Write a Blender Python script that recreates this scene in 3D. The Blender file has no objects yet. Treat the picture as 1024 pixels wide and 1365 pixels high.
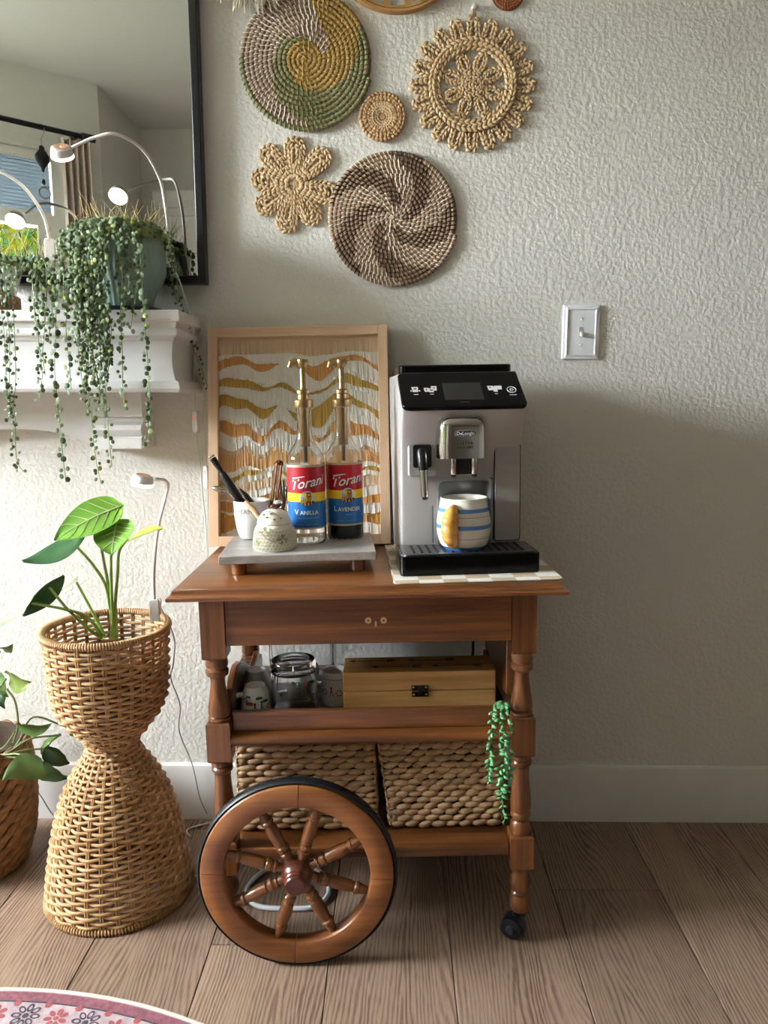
import bpy, bmesh, math, random
from math import sin, cos, pi, radians as rad, atan, atan2, sqrt, hypot
from mathutils import Vector as V, Matrix, Euler
random.seed(7)
SC = bpy.context.scene
COL = SC.collection

# ------------------------------------------------------------------ camera
F_PX, PPX, PPY = 1000.0, 512.0, 682.5          # the photograph taken as 1024 x 1365
VPX, VPY = 524.0, 530.0                        # where the floor boards meet
CAM = V((0.0, -1.81, 1.08))
PITCH = atan((PPY - VPY) / F_PX)
YAW = atan((VPX - PPX) / F_PX * cos(PITCH))
cd = bpy.data.cameras.new('camera'); cam = bpy.data.objects.new('camera', cd); COL.objects.link(cam)
cam.location = CAM; cam.rotation_euler = (pi / 2 - PITCH, 0, YAW)
cd.sensor_fit = 'VERTICAL'; cd.sensor_height = 36.0; cd.sensor_width = 27.0; cd.lens = 36.0 * F_PX / 1365.0
cd.clip_start = 0.02
SC.camera = cam

# ------------------------------------------------------------------ sky, daylight, exposure
SKY_STRENGTH = 112.0
EXPOSURE = 0.32
w = bpy.data.worlds.new('sky'); SC.world = w; w.use_nodes = True
bg = w.node_tree.nodes['Background']
bg.inputs[1].default_value = SKY_STRENGTH
_t = w.node_tree; _tc = _t.nodes.new('ShaderNodeTexCoord'); _sp = _t.nodes.new('ShaderNodeSeparateXYZ'); _rp = _t.nodes.new('ShaderNodeValToRGB')
_t.links.new(_tc.outputs['Generated'], _sp.inputs[0]); _t.links.new(_sp.outputs[2], _rp.inputs[0]); _t.links.new(_rp.outputs[0], bg.inputs[0])
_rp.color_ramp.elements[0].position = 0.0; _rp.color_ramp.elements[0].color = (.20, .21, .18, 1)       # ground outside
_rp.color_ramp.elements[1].position = 0.04; _rp.color_ramp.elements[1].color = (.885, .945, 1.0, 1)       # bright hazy sky
SC.view_settings.view_transform = 'Standard'; SC.view_settings.look = 'None'
SC.view_settings.exposure = EXPOSURE; SC.view_settings.gamma = 1.0; SC.view_settings.use_curve_mapping = False
SC.cycles.max_bounces = 10; SC.cycles.diffuse_bounces = 5; SC.cycles.glossy_bounces = 5
SC.cycles.transmission_bounces = 10; SC.cycles.transparent_max_bounces = 12
SC.cycles.caustics_reflective = False; SC.cycles.caustics_refractive = False; SC.cycles.sample_clamp_indirect = 6.0
def portal(name, loc, d, sx, sy):
    """daylight through a window opening: tells the renderer where the sky comes in"""
    l = bpy.data.lights.new(name, 'AREA'); l.shape = 'RECTANGLE'; l.size = sx; l.size_y = sy
    l.cycles.is_portal = True
    o = bpy.data.objects.new(name, l); COL.objects.link(o); o.location = loc
    o.rotation_euler = V(d).to_track_quat('-Z', 'Z').to_euler()
    return o
ROOM_H = 2.75
A0, A1 = V((-1.60, -2.56, 0)), V((-2.60, -1.72, 0))       # far slanted side of the bay
AD = (A1 - A0).normalized(); AN = V((-AD.y, AD.x, 0))
if AN.x < 0: AN = -AN
AL = (A1 - A0).length
portal('daylight_end', (-3.46, -0.95, 1.83), (1, 0, 0), 1.4, .86)

# ------------------------------------------------------------------ pixel helpers (a direction, then a plane it meets)
def _ray(x, y):
    fw = V((-sin(YAW) * cos(PITCH), cos(YAW) * cos(PITCH), -sin(PITCH)))
    r = V((cos(YAW), sin(YAW), 0)); u = r.cross(fw)
    return r * ((x - PPX) / F_PX) - u * ((y - PPY) / F_PX) + fw
def wy(x, y, Y=0.0):
    r = _ray(x, y); return CAM + r * ((Y - CAM.y) / r.y)
def wz(x, y, Z=0.0):
    r = _ray(x, y); return CAM + r * ((Z - CAM.z) / r.z)
MIR_Y = -0.02
def mirror_on(x, y, P, N):
    """the point of the plane (P, N) that the wall mirror shows at this pixel"""
    r = _ray(x, y); r.y = -r.y; c = V((CAM.x, 2 * MIR_Y - CAM.y, CAM.z))
    return c + r * ((P - c).dot(N) / r.dot(N))

# ------------------------------------------------------------------ materials
def lin(c):
    if isinstance(c, str): c = [int(c[i:i + 2], 16) for i in (0, 2, 4)]
    return tuple(((v / 255) / 12.92 if v / 255 <= 0.04045 else ((v / 255 + 0.055) / 1.055) ** 2.4) for v in c) + (1.0,)
MATS = {}
class NT:
    def __init__(s, name):
        s.m = bpy.data.materials.new(name); s.m.use_nodes = True; s.t = s.m.node_tree
        s.b = s.t.nodes['Principled BSDF']; s.out = s.t.nodes['Material Output']; MATS[name] = s.m
    def n(s, typ, **kw):
        nd = s.t.nodes.new(typ)
        for k, v in kw.items():
            if k.startswith('i_'): nd.inputs[k[2:].replace('_', ' ')].default_value = v
            else: setattr(nd, k, v)
        return nd
    def l(s, a, b): s.t.links.new(a, b)
    def coords(s, scale=(1, 1, 1), kind='Object', loc=(0, 0, 0), rand=False):
        tc = s.n('ShaderNodeTexCoord'); mp = s.n('ShaderNodeMapping'); mp.inputs['Scale'].default_value = scale; mp.inputs['Location'].default_value = loc
        s.l(tc.outputs[kind], mp.inputs['Vector'])
        if rand:
            oi = s.n('ShaderNodeObjectInfo'); mu = s.n('ShaderNodeVectorMath', operation='SCALE'); cx = s.n('ShaderNodeCombineXYZ')
            s.l(oi.outputs['Random'], cx.inputs[0]); s.l(oi.outputs['Random'], cx.inputs[1]); s.l(oi.outputs['Random'], cx.inputs[2])
            s.l(cx.outputs[0], mu.inputs[0]); mu.inputs['Scale'].default_value = 37.0
            ad = s.n('ShaderNodeVectorMath', operation='ADD'); s.l(mp.outputs[0], ad.inputs[0]); s.l(mu.outputs[0], ad.inputs[1])
            return ad.outputs[0]
        return mp.outputs[0]
    def noise(s, vec, scale, detail=3, rough=.55, dist=0.0):
        nd = s.n('ShaderNodeTexNoise'); nd.inputs['Scale'].default_value = scale; nd.inputs['Detail'].default_value = detail
        nd.inputs['Roughness'].default_value = rough; nd.inputs['Distortion'].default_value = dist
        s.l(vec, nd.inputs['Vector']); return nd.outputs['Fac']
    def ramp(s, fac, stops):
        r = s.n('ShaderNodeValToRGB'); e = r.color_ramp.elements
        e[0].position, e[0].color = stops[0][0], lin(stops[0][1]); e[1].position, e[1].color = stops[1][0], lin(stops[1][1])
        for p, c in stops[2:]:
            k = e.new(p); k.color = lin(c)
        s.l(fac, r.inputs['Fac']); return r.outputs['Color']
    def bump(s, h, strength=.3, dist=.002, normal=None):
        b = s.n('ShaderNodeBump'); b.inputs['Strength'].default_value = strength; b.inputs['Distance'].default_value = dist
        s.l(h, b.inputs['Height'])
        if normal: s.l(normal, b.inputs['Normal'])
        s.l(b.outputs[0], s.b.inputs['Normal']); return b.outputs[0]
    def math(s, op, a, b=None, c=None):
        nd = s.n('ShaderNodeMath', operation=op)
        for i, v in enumerate((a, b, c)):
            if v is None: continue
            if isinstance(v, (int, float)): nd.inputs[i].default_value = v
            else: s.l(v, nd.inputs[i])
        return nd.outputs[0]
def mat(name, col, rough=.5, metal=0.0, var=None, vs=8.0, stretch=(1, 1, 1), bump=0.0, bs=60.0, bd=.002, coat=0.0, spec=None, trans=0.0, ior=1.45, emit=None, es=0.0, sss=0.0, rand=False, translucent=None):
    """col / var: sRGB hex; var gives a second colour mixed in by noise"""
    if name in MATS: return MATS[name]
    s = NT(name); b = s.b
    b.inputs['Base Color'].default_value = lin(col); b.inputs['Roughness'].default_value = rough; b.inputs['Metallic'].default_value = metal
    b.inputs['Coat Weight'].default_value = coat; b.inputs['Coat Roughness'].default_value = .15
    if spec is not None: b.inputs['Specular IOR Level'].default_value = spec
    b.inputs['Transmission Weight'].default_value = trans; b.inputs['IOR'].default_value = ior
    if sss: b.inputs['Subsurface Weight'].default_value = sss; b.inputs['Subsurface Radius'].default_value = (.01, .006, .004)
    if emit: b.inputs['Emission Color'].default_value = lin(emit); b.inputs['Emission Strength'].default_value = es
    if var:
        f = s.noise(s.coords(stretch, rand=rand), vs, 4)
        s.l(s.ramp(f, [(.32, col), (.68, var)]), b.inputs['Base Color'])
    if bump: s.bump(s.noise(s.coords(stretch), bs, 3), bump, bd)
    if translucent:
        tl = s.n('ShaderNodeBsdfTranslucent'); tl.inputs[0].default_value = lin(col); mx = s.n('ShaderNodeMixShader'); mx.inputs[0].default_value = translucent
        if var: s.l(b.inputs['Base Color'].links[0].from_socket, tl.inputs[0])
        s.l(b.outputs[0], mx.inputs[1]); s.l(tl.outputs[0], mx.inputs[2]); s.l(mx.outputs[0], s.out.inputs['Surface'])
    return s.m
def wood(name, c1, c2, c3, axis='x', scale=1.0, rough=.35, coat=.4, bump=.08, rand=False):
    """turned and sawn timber: fine lengthwise streaks over broad tone changes"""
    s = NT(name); st = {'x': (.05, 1, 1), 'y': (1, .05, 1), 'z': (1, 1, .05)}[axis]
    v = s.coords(tuple(k * scale for k in st), rand=rand)
    a = s.noise(v, 28, 5, .6, .6); b = s.noise(v, 140, 3, .6)
    f = s.math('ADD', s.math('MULTIPLY', a, .72), s.math('MULTIPLY', b, .28))
    s.l(s.ramp(f, [(.36, c1), (.62, c3), (.5, c2)]), s.b.inputs['Base Color'])
    s.b.inputs['Roughness'].default_value = rough; s.b.inputs['Coat Weight'].default_value = coat; s.b.inputs['Coat Roughness'].default_value = .2
    if bump: s.bump(b, bump, .001)
    return s.m

# ------------------------------------------------------------------ mesh builder
class MB:
    def __init__(s): s.v = []; s.f = []; s.mi = []
    def add(s, vs, fs, mi=0):
        o = len(s.v); s.v.extend([tuple(p) for p in vs]); s.f.extend([tuple(i + o for i in q) for q in fs])
        s.mi.extend([mi] * len(fs)) if isinstance(mi, int) else s.mi.extend(mi)
        return s
    def box(s, x0, x1, y0, y1, z0, z1, mi=0, M=None):
        p = [V((x, y, z)) for z in (z0, z1) for y in (y0, y1) for x in (x0, x1)]
        if M is not None: p = [M @ q for q in p]
        return s.add(p, [(0, 2, 3, 1), (4, 5, 7, 6), (0, 1, 5, 4), (2, 6, 7, 3), (0, 4, 6, 2), (1, 3, 7, 5)], mi)
    def loft(s, rings, closed_ring=True, caps=True, mi=0, loop=False):
        n = len(rings[0]); vs = [p for r in rings for p in r]; fs = []
        m = len(rings); last = m if loop else m - 1
        for i in range(last):
            a, b = i * n, ((i + 1) % m) * n
            for j in range(n if closed_ring else n - 1):
                k = (j + 1) % n; fs.append((a + j, a + k, b + k, b + j))
        if caps and closed_ring and not loop: fs.append(tuple(range(n))[::-1]); fs.append(tuple((m - 1) * n + j for j in range(n)))
        return s.add(vs, fs, mi)
    def rects(s, prof, x0, x1, y0, y1, side=(1, 1, 1, 1), mi=0, M=None):
        """stack of rectangles grown by offset d at height z; side = which of x0,x1,y0,y1 grow"""
        R = []
        for d, z in prof:
            a, b, c, e = x0 - d * side[0], x1 + d * side[1], y0 - d * side[2], y1 + d * side[3]
            r = [V((a, c, z)), V((b, c, z)), V((b, e, z)), V((a, e, z))]
            R.append([M @ q for q in r] if M is not None else r)
        return s.loft(R, mi=mi)
    def lathe(s, prof, n=24, M=None, mi=0, caps=True, a0=0.0, a1=2 * pi, sx=1.0, sy=1.0):
        full = abs(a1 - a0 - 2 * pi) < 1e-6; k = n if full else n + 1
        R = []
        for r, z in prof:
            q = [V((r * sx * cos(a0 + (a1 - a0) * j / n), r * sy * sin(a0 + (a1 - a0) * j / n), z)) for j in range(k)]
            R.append([M @ p for p in q] if M is not None else q)
        return s.loft(R, closed_ring=full, caps=caps and full, mi=mi)
    def tube(s, pts, r, n=8, closed=False, caps=True, mi=0, flat=1.0):
        P = [V(p) for p in pts]; m = len(P); rr = r if isinstance(r, (list, tuple)) else [r] * m
        T = []
        for i in range(m):
            a = P[(i - 1) % m] if (closed or i > 0) else P[i]; b = P[(i + 1) % m] if (closed or i < m - 1) else P[i]
            t = b - a; T.append(t.normalized() if t.length > 1e-9 else V((0, 0, 1)))
        u = T[0].orthogonal().normalized()
        if abs(T[0].z) < .95: u = (V((0, 0, 1)) - T[0] * T[0].z).normalized()
        R = []
        for i in range(m):
            u = u - T[i] * u.dot(T[i]); u = u.normalized() if u.length > 1e-6 else T[i].orthogonal().normalized(); w_ = T[i].cross(u)
            R.append([P[i] + (u * cos(2 * pi * j / n) * flat + w_ * sin(2 * pi * j / n)) * rr[i] for j in range(n)])
        return s.loft(R, caps=caps, mi=mi, loop=closed)
    def ell(s, c, rx, ry, rz, M=None, n=8, m=5, mi=0):
        c = V(c); R = []
        for i in range(1, m):
            a = -pi / 2 + pi * i / m
            R.append([V((rx * cos(a) * cos(2 * pi * j / n), ry * cos(a) * sin(2 * pi * j / n), rz * sin(a))) for j in range(n)])
        lo, hi = V((0, 0, -rz)), V((0, 0, rz)); vs = [lo] + [p for r in R for p in r] + [hi]
        if M is not None: vs = [M @ p for p in vs]
        vs = [p + c for p in vs]; fs = [(0, 1 + (j + 1) % n, 1 + j) for j in range(n)]; k = m - 1
        for i in range(k - 1):
            for j in range(n):
                q = (j + 1) % n; fs.append((1 + i * n + j, 1 + i * n + q, 1 + (i + 1) * n + q, 1 + (i + 1) * n + j))
        e = len(vs) - 1; fs += [(e, 1 + (k - 1) * n + j, 1 + (k - 1) * n + (j + 1) % n) for j in range(n)]
        return s.add(vs, fs, mi)
    def prism(s, poly, t0, t1, fn, mi=0):
        """polygon (u, v) pushed from t0 to t1; fn(u, v, t) -> point"""
        n = len(poly); vs = [fn(u, v, t0) for u, v in poly] + [fn(u, v, t1) for u, v in poly]
        fs = [tuple(range(n))[::-1], tuple(range(n, 2 * n))] + [(j, (j + 1) % n, n + (j + 1) % n, n + j) for j in range(n)]
        return s.add(vs, fs, mi)
    def mesh(s, name, mats, smooth=35):
        me = bpy.data.meshes.new(name); me.from_pydata(s.v, [], s.f)
        for m in (mats if isinstance(mats, (list, tuple)) else [mats]): me.materials.append(m)
        me.polygons.foreach_set('material_index', s.mi); me.update()
        bm = bmesh.new(); bm.from_mesh(me); bmesh.ops.recalc_face_normals(bm, faces=bm.faces[:]); bm.to_mesh(me); bm.free()
        if smooth:
            me.polygons.foreach_set('use_smooth', [True] * len(me.polygons)); me.set_sharp_from_angle(angle=rad(smooth))
        return me
    def build(s, name, mats, parent=None, smooth=35, bevel=0.0, seg=2, label=None, kind=None, M=None):
        o = bpy.data.objects.new(name, s.mesh(name, mats, smooth)); COL.objects.link(o)
        if parent: o.parent = parent
        if M is not None: o.matrix_local = M
        if bevel:
            b = o.modifiers.new('bevel', 'BEVEL'); b.width = bevel; b.segments = seg; b.limit_method = 'ANGLE'; b.angle_limit = rad(40)
            b.harden_normals = False
        if label: o['label'] = label
        if kind: o['kind'] = kind
        return o
def tag(o, label, cat, group=None):
    o['label'] = label; o['category'] = cat
    if group: o['group'] = group
    return o
def thing(name, label, cat, M=None, group=None):
    o = bpy.data.objects.new(name, None); COL.objects.link(o); o.empty_display_size = .05
    if M is not None: o.matrix_world = M if isinstance(M, Matrix) else Matrix.Translation(V(M))
    return tag(o, label, cat, group)
def struct(o): o['kind'] = 'structure'; return o
def inst(o, name=None, parent=None, M=None):
    c = o.copy(); COL.objects.link(c)
    if name: c.name = name
    if parent: c.parent = parent
    if M is not None: c.matrix_local = M
    return c
T3 = lambda x, y, z: Matrix.Translation((x, y, z))
RX = lambda d: Matrix.Rotation(rad(d), 4, 'X')
RY = lambda d: Matrix.Rotation(rad(d), 4, 'Y')
RZ = lambda d: Matrix.Rotation(rad(d), 4, 'Z')
def rrect(w, h, r, n=5, cx=0, cy=0):
    """rounded rectangle outline"""
    o = []
    for sx, sy, a in ((1, 1, 0), (-1, 1, 90), (-1, -1, 180), (1, -1, 270)):
        for k in range(n + 1):
            t = rad(a + 90 * k / n); o.append((cx + sx * (w / 2 - r) + r * cos(t), cy + sy * (h / 2 - r) + r * sin(t)))
    return o
def spline(pts, n=8):
    """Catmull-Rom through points"""
    P = [V(p) for p in pts]; P = [P[0] * 2 - P[1]] + P + [P[-1] * 2 - P[-2]]; o = []
    for i in range(1, len(P) - 2):
        for k in range(n):
            t = k / n; a, b, c, d = P[i - 1:i + 3]
            o.append(.5 * ((2 * b) + (c - a) * t + (2 * a - 5 * b + 4 * c - d) * t * t + (3 * b - a - 3 * c + d) * t ** 3))
    o.append(P[-2]); return o
def text_mesh(mb, txt, size, fn, mi=0, shear=0.0, bold=0.0, align='CENTER', spacing=1.0):
    """flat lettering; fn(u, v) -> point on the surface it is printed on"""
    cu = bpy.data.curves.new('lettering', 'FONT'); cu.body = txt; cu.size = size; cu.shear = shear; cu.offset = bold
    cu.align_x = align; cu.align_y = 'CENTER'; cu.resolution_u = 3; cu.space_character = spacing
    o = bpy.data.objects.new('lettering', cu); COL.objects.link(o)
    me = o.to_mesh(); vs = [fn(p.co.x, p.co.y) for p in me.vertices]; fs = [tuple(p.vertices) for p in me.polygons]
    mb.add(vs, fs, mi); o.to_mesh_clear(); bpy.data.objects.remove(o); bpy.data.curves.remove(cu)
    return mb
# ================================================================== the room
def wall_mat(name, c1, c2, bs=96, strength=.36):
    s = NT(name); v = s.coords()
    h1 = s.noise(v, bs, 2, .5, .1); h2 = s.noise(v, bs * 2.6, 2)
    h = s.math('ADD', s.ramp(h1, [(.38, '000000'), (.62, 'ffffff')]), s.math('MULTIPLY', h2, .25))
    s.bump(h, strength, .0022)
    s.l(s.ramp(s.noise(v, 2.2, 3), [(.3, c1), (.7, c2)]), s.b.inputs['Base Color'])
    s.b.inputs['Roughness'].default_value = .62; s.b.inputs['Specular IOR Level'].default_value = .35
    return s.m
M_WALL = wall_mat('wall_paint', 'dcdbd3', 'e1dfd7')
M_CEIL = mat('ceiling_paint', 'd8d7d3', .8)
M_TRIM = mat('trim_paint', 'e6e4df', .38, var='dfddd8', vs=5)
def holed(mb, L, H, u0, u1, z0, z1, fn, t=.12):
    """wall of length L with one opening; fn(u, depth, z)"""
    for a, b, c, d in ((0, u0, 0, H), (u1, L, 0, H), (u0, u1, 0, z0), (u0, u1, z1, H)):
        if b - a > 1e-4 and d - c > 1e-4:
            p = [fn(u, dd, z) for z in (c, d) for dd in (0, -t) for u in (a, b)]
            mb.add(p, [(0, 2, 3, 1), (4, 5, 7, 6), (0, 1, 5, 4), (2, 6, 7, 3), (0, 4, 6, 2), (1, 3, 7, 5)])
    return mb
X1 = 5.0; YB = -3.24; YF = -6.0
XL = -3.4
struct(MB().box(XL - .12, X1, 0, .12, 0, ROOM_H).build('wall_back', M_WALL))
struct(MB().box(XL - .12, X1 + .12, YF - .12, .12, ROOM_H, ROOM_H + .1).build('ceiling', M_CEIL))
fA = lambda u, d, z: A0 + AD * u + AN * d + V((0, 0, z))
struct(holed(MB(), AL, ROOM_H, .20, 1.12, .85, 2.36, fA).build('wall_bay_slanted', M_WALL))
BD = V((XL, -1.95, 0)) - A1; BL_ = BD.length; BD = BD / BL_; BN = V((-BD.y, BD.x, 0)); BN = BN if BN.y > 0 else -BN
struct(holed(MB(), BL_, ROOM_H, BL_, BL_, 0, 0, lambda u, d, z: A1 + BD * u + BN * d + V((0, 0, z))).build('wall_bay', M_WALL))
struct(holed(MB(), 2.07, ROOM_H, .3, 1.7, 1.40, 2.26, lambda u, d, z: V((XL + d, -1.95 + u, z))).build('wall_end', M_WALL))
we = MB(); [we.box(XL - .09, XL - .04, a, b, c, d) for a, b, c, d in ((-1.65, -1.61, 1.4, 2.26), (-.29, -.25, 1.4, 2.26), (-1.61, -.29, 1.4, 1.44), (-1.61, -.29, 2.22, 2.26), (-.97, -.93, 1.44, 2.22))]
struct(we.build('window_1', M_TRIM))
struct(MB().box(-1.72, -1.60, YB - .12, -2.56, 0, ROOM_H).build('wall_left', M_WALL))
struct(MB().box(-1.6, -.45, YB - .12, YB, 0, ROOM_H).build('wall_front_near', M_WALL))
struct(MB().box(-.57, -.45, YF, YB - .12, 0, ROOM_H).build('wall_left_far', M_WALL))
struct(MB().box(-.57, X1, YF - .12, YF, 0, ROOM_H).build('wall_front', M_WALL))
struct(MB().box(X1, X1 + .12, YF, .12, 0, ROOM_H).build('wall_right', M_WALL))
portal('daylight_slanted', fA(.66, -.16, 1.6), AN, .92, 1.5)
bb = MB(); BB = [(0, 0), (.014, 0), (.014, .136), (.011, .146), (.006, .149), (0, .149)]
bb.loft([[V((x, -d, z)) for d, z in BB] for x in (XL, X1)]); bb.build('baseboard_back', M_TRIM, smooth=20)['kind'] = 'structure'
# ---- floor: boards laid towards the wall
def floor_mat():
    s = NT('floor_oak'); tc = s.n('ShaderNodeTexCoord'); oi = s.n('ShaderNodeObjectInfo')
    sp = s.n('ShaderNodeSeparateXYZ'); s.l(tc.outputs['Object'], sp.inputs[0]); x, y = sp.outputs[0], sp.outputs[1]
    r = oi.outputs['Random']; r37 = s.math('MULTIPLY', r, 53.7)
    cx = s.n('ShaderNodeCombineXYZ'); s.l(s.math('MULTIPLY', x, 7.0), cx.inputs[0]); s.l(s.math('MULTIPLY', y, 1.5), cx.inputs[1]); s.l(r37, cx.inputs[2])
    n1 = s.noise(cx.outputs[0], 1.0, 2, .5)
    c2 = s.n('ShaderNodeCombineXYZ'); s.l(s.math('MULTIPLY', x, 60.0), c2.inputs[0]); s.l(s.math('MULTIPLY', y, 5), c2.inputs[1]); s.l(r37, c2.inputs[2])
    n2 = s.noise(c2.outputs[0], 1.0, 3, .6)
    # cathedral figure: arches along the board around a wandering heart line
    off = s.math('MULTIPLY', s.math('SUBTRACT', r, .5), .12)
    u = s.math('ABSOLUTE', s.math('ADD', s.math('SUBTRACT', x, off), s.math('MULTIPLY', s.math('SUBTRACT', n1, .5), .10)))
    q = s.math('ADD', s.math('MULTIPLY', s.math('POWER', u, 1.15), 250.0), s.math('MULTIPLY', y, 9.0))
    q = s.math('ADD', q, s.math('MULTIPLY', n1, 5.5)); q = s.math('ADD', q, s.math('MULTIPLY', n2, 2.6)); q = s.math('ADD', q, r37)
    ring = s.math('MULTIPLY', s.math('ADD', s.math('SINE', s.math('MULTIPLY', q, 4.0)), 1.0), .5)
    ring = s.math('POWER', ring, 1.6)
    # fine pores
    c3 = s.n('ShaderNodeCombineXYZ'); s.l(s.math('MULTIPLY', x, 420.0), c3.inputs[0]); s.l(s.math('MULTIPLY', y, 26.0), c3.inputs[1]); s.l(r37, c3.inputs[2])
    n3 = s.noise(c3.outputs[0], 1.0, 2, .6)
    c4 = s.n('ShaderNodeCombineXYZ'); s.l(s.math('MULTIPLY', x, 18.0), c4.inputs[0]); s.l(s.math('MULTIPLY', y, 2.2), c4.inputs[1]); s.l(r37, c4.inputs[2]); n4 = s.noise(c4.outputs[0], 1.0, 3, .6)
    ring = s.math('MULTIPLY', ring, s.math('ADD', s.math('MULTIPLY', n4, 1.7), -.30))
    g = s.math('ADD', s.math('MULTIPLY', ring, .60), s.math('MULTIPLY', n3, .50)); g = s.math('ADD', g, s.math('MULTIPLY', n1, .25))
    col = s.ramp(g, [(.20, 'a28a75'), (.92, '57443a'), (.45, '917a67'), (.66, '765f50')])
    hs = s.n('ShaderNodeHueSaturation'); s.l(col, hs.inputs['Color']); s.l(s.math('ADD', s.math('MULTIPLY', r, .24), .86), hs.inputs['Value'])
    s.l(hs.outputs[0], s.b.inputs['Base Color']); s.b.inputs['Roughness'].default_value = .5; s.b.inputs['Specular IOR Level'].default_value = .35
    s.bump(g, .12, .001)
    return s.m
M_FLOOR = floor_mat()
fl = struct(MB().box(XL - .12, X1 + .12, YF - .12, .12, -.05, -.012).build('floor', mat('subfloor', '2a2019', .9)))
PW = .2388; k0 = .594; plank = {}
ends = {0: [-.285, -1.5], 1: [-.9, -2.1], -1: [-.95, -2.2], -2: [-1.1, -2.3], -3: [-.463, -1.7], -4: [-.06, -1.15, -2.4], 2: [-.7, -1.9]}
for k in range(-28, 20):
    xa, xb = k0 + (k - 1) * PW, k0 + k * PW        # column 0 lies left of x = .594
    if xb < XL or xa > X1: continue
    cuts = [0.0] + ends.get(k, [-.35 - .9 * ((k * 37) % 10) / 10, -1.6 - .9 * ((k * 53) % 10) / 10]) + [YB] + ([-4.6, YF] if xb > -.5 else [])
    for a, b in zip(cuts[:-1], cuts[1:]):
        L = a - b; key = round(L, 3)
        if key not in plank:
            g = .0008; plank[key] = MB().rects([(-.0012, 0), (0, -.0012), (0, -.012)], -PW / 2 + g, PW / 2 - g, -L / 2 + g, L / 2 - g).mesh('plank', M_FLOOR)
        o = bpy.data.objects.new('plank', plank[key]); COL.objects.link(o); o.parent = fl; o.location = ((xa + xb) / 2, (a + b) / 2, 0)

# ---- slanted window of the bay, its blind, coloured film, rod, curtain (seen in the mirror)
M_BLACK = mat('black_metal', '17171a', .38, spec=.4)
wn = MB()
for a, b, c, d in ((.20, .345, .85, 2.04), (.20, .26, 2.04, 2.36), (1.06, 1.12, .85, 2.36), (.26, 1.06, 2.31, 2.36), (.26, 1.06, .85, .91), (.26, 1.06, 1.98, 2.04)):  # first jamb made extra wide over the clear glass to block its light
    p = [fA(u, dd, z) for z in (c, d) for dd in (-.02, -.08) for u in (a, b)]
    wn.add(p, [(0, 2, 3, 1), (4, 5, 7, 6), (0, 1, 5, 4), (2, 6, 7, 3), (0, 4, 6, 2), (1, 3, 7, 5)])
w2 = struct(wn.build('window_2', M_TRIM))
_g = NT('window_glass'); _tr = _g.n('ShaderNodeBsdfTransparent'); _gl = _g.n('ShaderNodeBsdfGlossy'); _gl.inputs['Roughness'].default_value = .02
_mx = _g.n('ShaderNodeMixShader'); _mx.inputs[0].default_value = .08; _g.l(_tr.outputs[0], _mx.inputs[1]); _g.l(_gl.outputs[0], _mx.inputs[2]); _g.l(_mx.outputs[0], _g.out.inputs['Surface']); M_GLASS = _g.m
def flat(mb, u0, u1, z0, z1, d, t=.004):
    p = [fA(u, dd, z) for z in (z0, z1) for dd in (d, d - t) for u in (u0, u1)]
    return mb.add(p, [(0, 2, 3, 1), (4, 5, 7, 6), (0, 1, 5, 4), (2, 6, 7, 3), (0, 4, 6, 2), (1, 3, 7, 5)])
sfilm = NT('stained_film'); vv = sfilm.coords((1, 1, 1)); vo = sfilm.n('ShaderNodeTexVoronoi', feature='F1'); vo.inputs['Scale'].default_value = 34; sfilm.l(vv, vo.inputs['Vector'])
sx_ = sfilm.n('ShaderNodeSeparateXYZ'); sfilm.l(vo.outputs['Color'], sx_.inputs[0])
cc = sfilm.ramp(sx_.outputs[0], [(.0, '9ccf3a'), (.95, '7fd9b0'), (.25, 'f2e73c'), (.45, 'c3e04a'), (.6, '57b45e'), (.78, 'f7f3a0')])
ve = sfilm.n('ShaderNodeTexVoronoi', feature='DISTANCE_TO_EDGE'); ve.inputs['Scale'].default_value = 34; sfilm.l(vv, ve.inputs['Vector'])
mxl = sfilm.n('ShaderNodeMix', data_type='RGBA'); sfilm.l(sfilm.math('LESS_THAN', ve.outputs['Distance'], .035), mxl.inputs[0]); sfilm.l(cc, mxl.inputs[6]); mxl.inputs[7].default_value = lin('37564f')
tl = sfilm.n('ShaderNodeBsdfTranslucent'); dk = sfilm.n('ShaderNodeMix', data_type='RGBA', blend_type='MULTIPLY'); dk.inputs[0].default_value = 1.0; sfilm.l(mxl.outputs[2], dk.inputs[6]); dk.inputs[7].default_value = (.04, .04, .04, 1); sfilm.l(dk.outputs[2], tl.inputs[0]); sfilm.l(tl.outputs[0], sfilm.out.inputs['Surface'])
MB().add([fA(.34, -.045, .91), fA(1.06, -.045, .91), fA(1.06, -.045, 1.97), fA(.34, -.045, 1.97)], [(0, 1, 2, 3)]).build('stained_glass_film', sfilm.m, w2, smooth=0)
flat(MB(), .26, 1.06, .91, 1.98, -.055).build('pane', M_GLASS, w2, smooth=0); flat(MB(), .26, 1.06, 2.04, 2.31, -.055).build('pane', M_GLASS, w2, smooth=0)
bl = thing('window_blind', 'pale blue slatted blind over the upper half of the bay window', 'blind', fA(.66, -.03, 2.02))
M_SLAT = mat('blind_slat', '444c54', .6, translucent=.4)
sm = MB().add([(-.39, -.0125, 0), (.39, -.0125, 0), (.39, .0125, 0), (-.39, .0125, 0)], [(0, 1, 2, 3)]).mesh('slat', M_SLAT, 0)
ang = atan2(AD.y, AD.x)
for i in range(14):
    o = bpy.data.objects.new('slat', sm); COL.objects.link(o); o.parent = bl
    o.matrix_local = T3(0, 0, .04 + i * .0185) @ Matrix.Rotation(ang, 4, 'Z') @ RX(64)
MB().box(-.40, .40, -.018, .018, .295, .33, M=Matrix.Rotation(ang, 4, 'Z')).build('head_rail', M_TRIM, bl)
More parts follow.
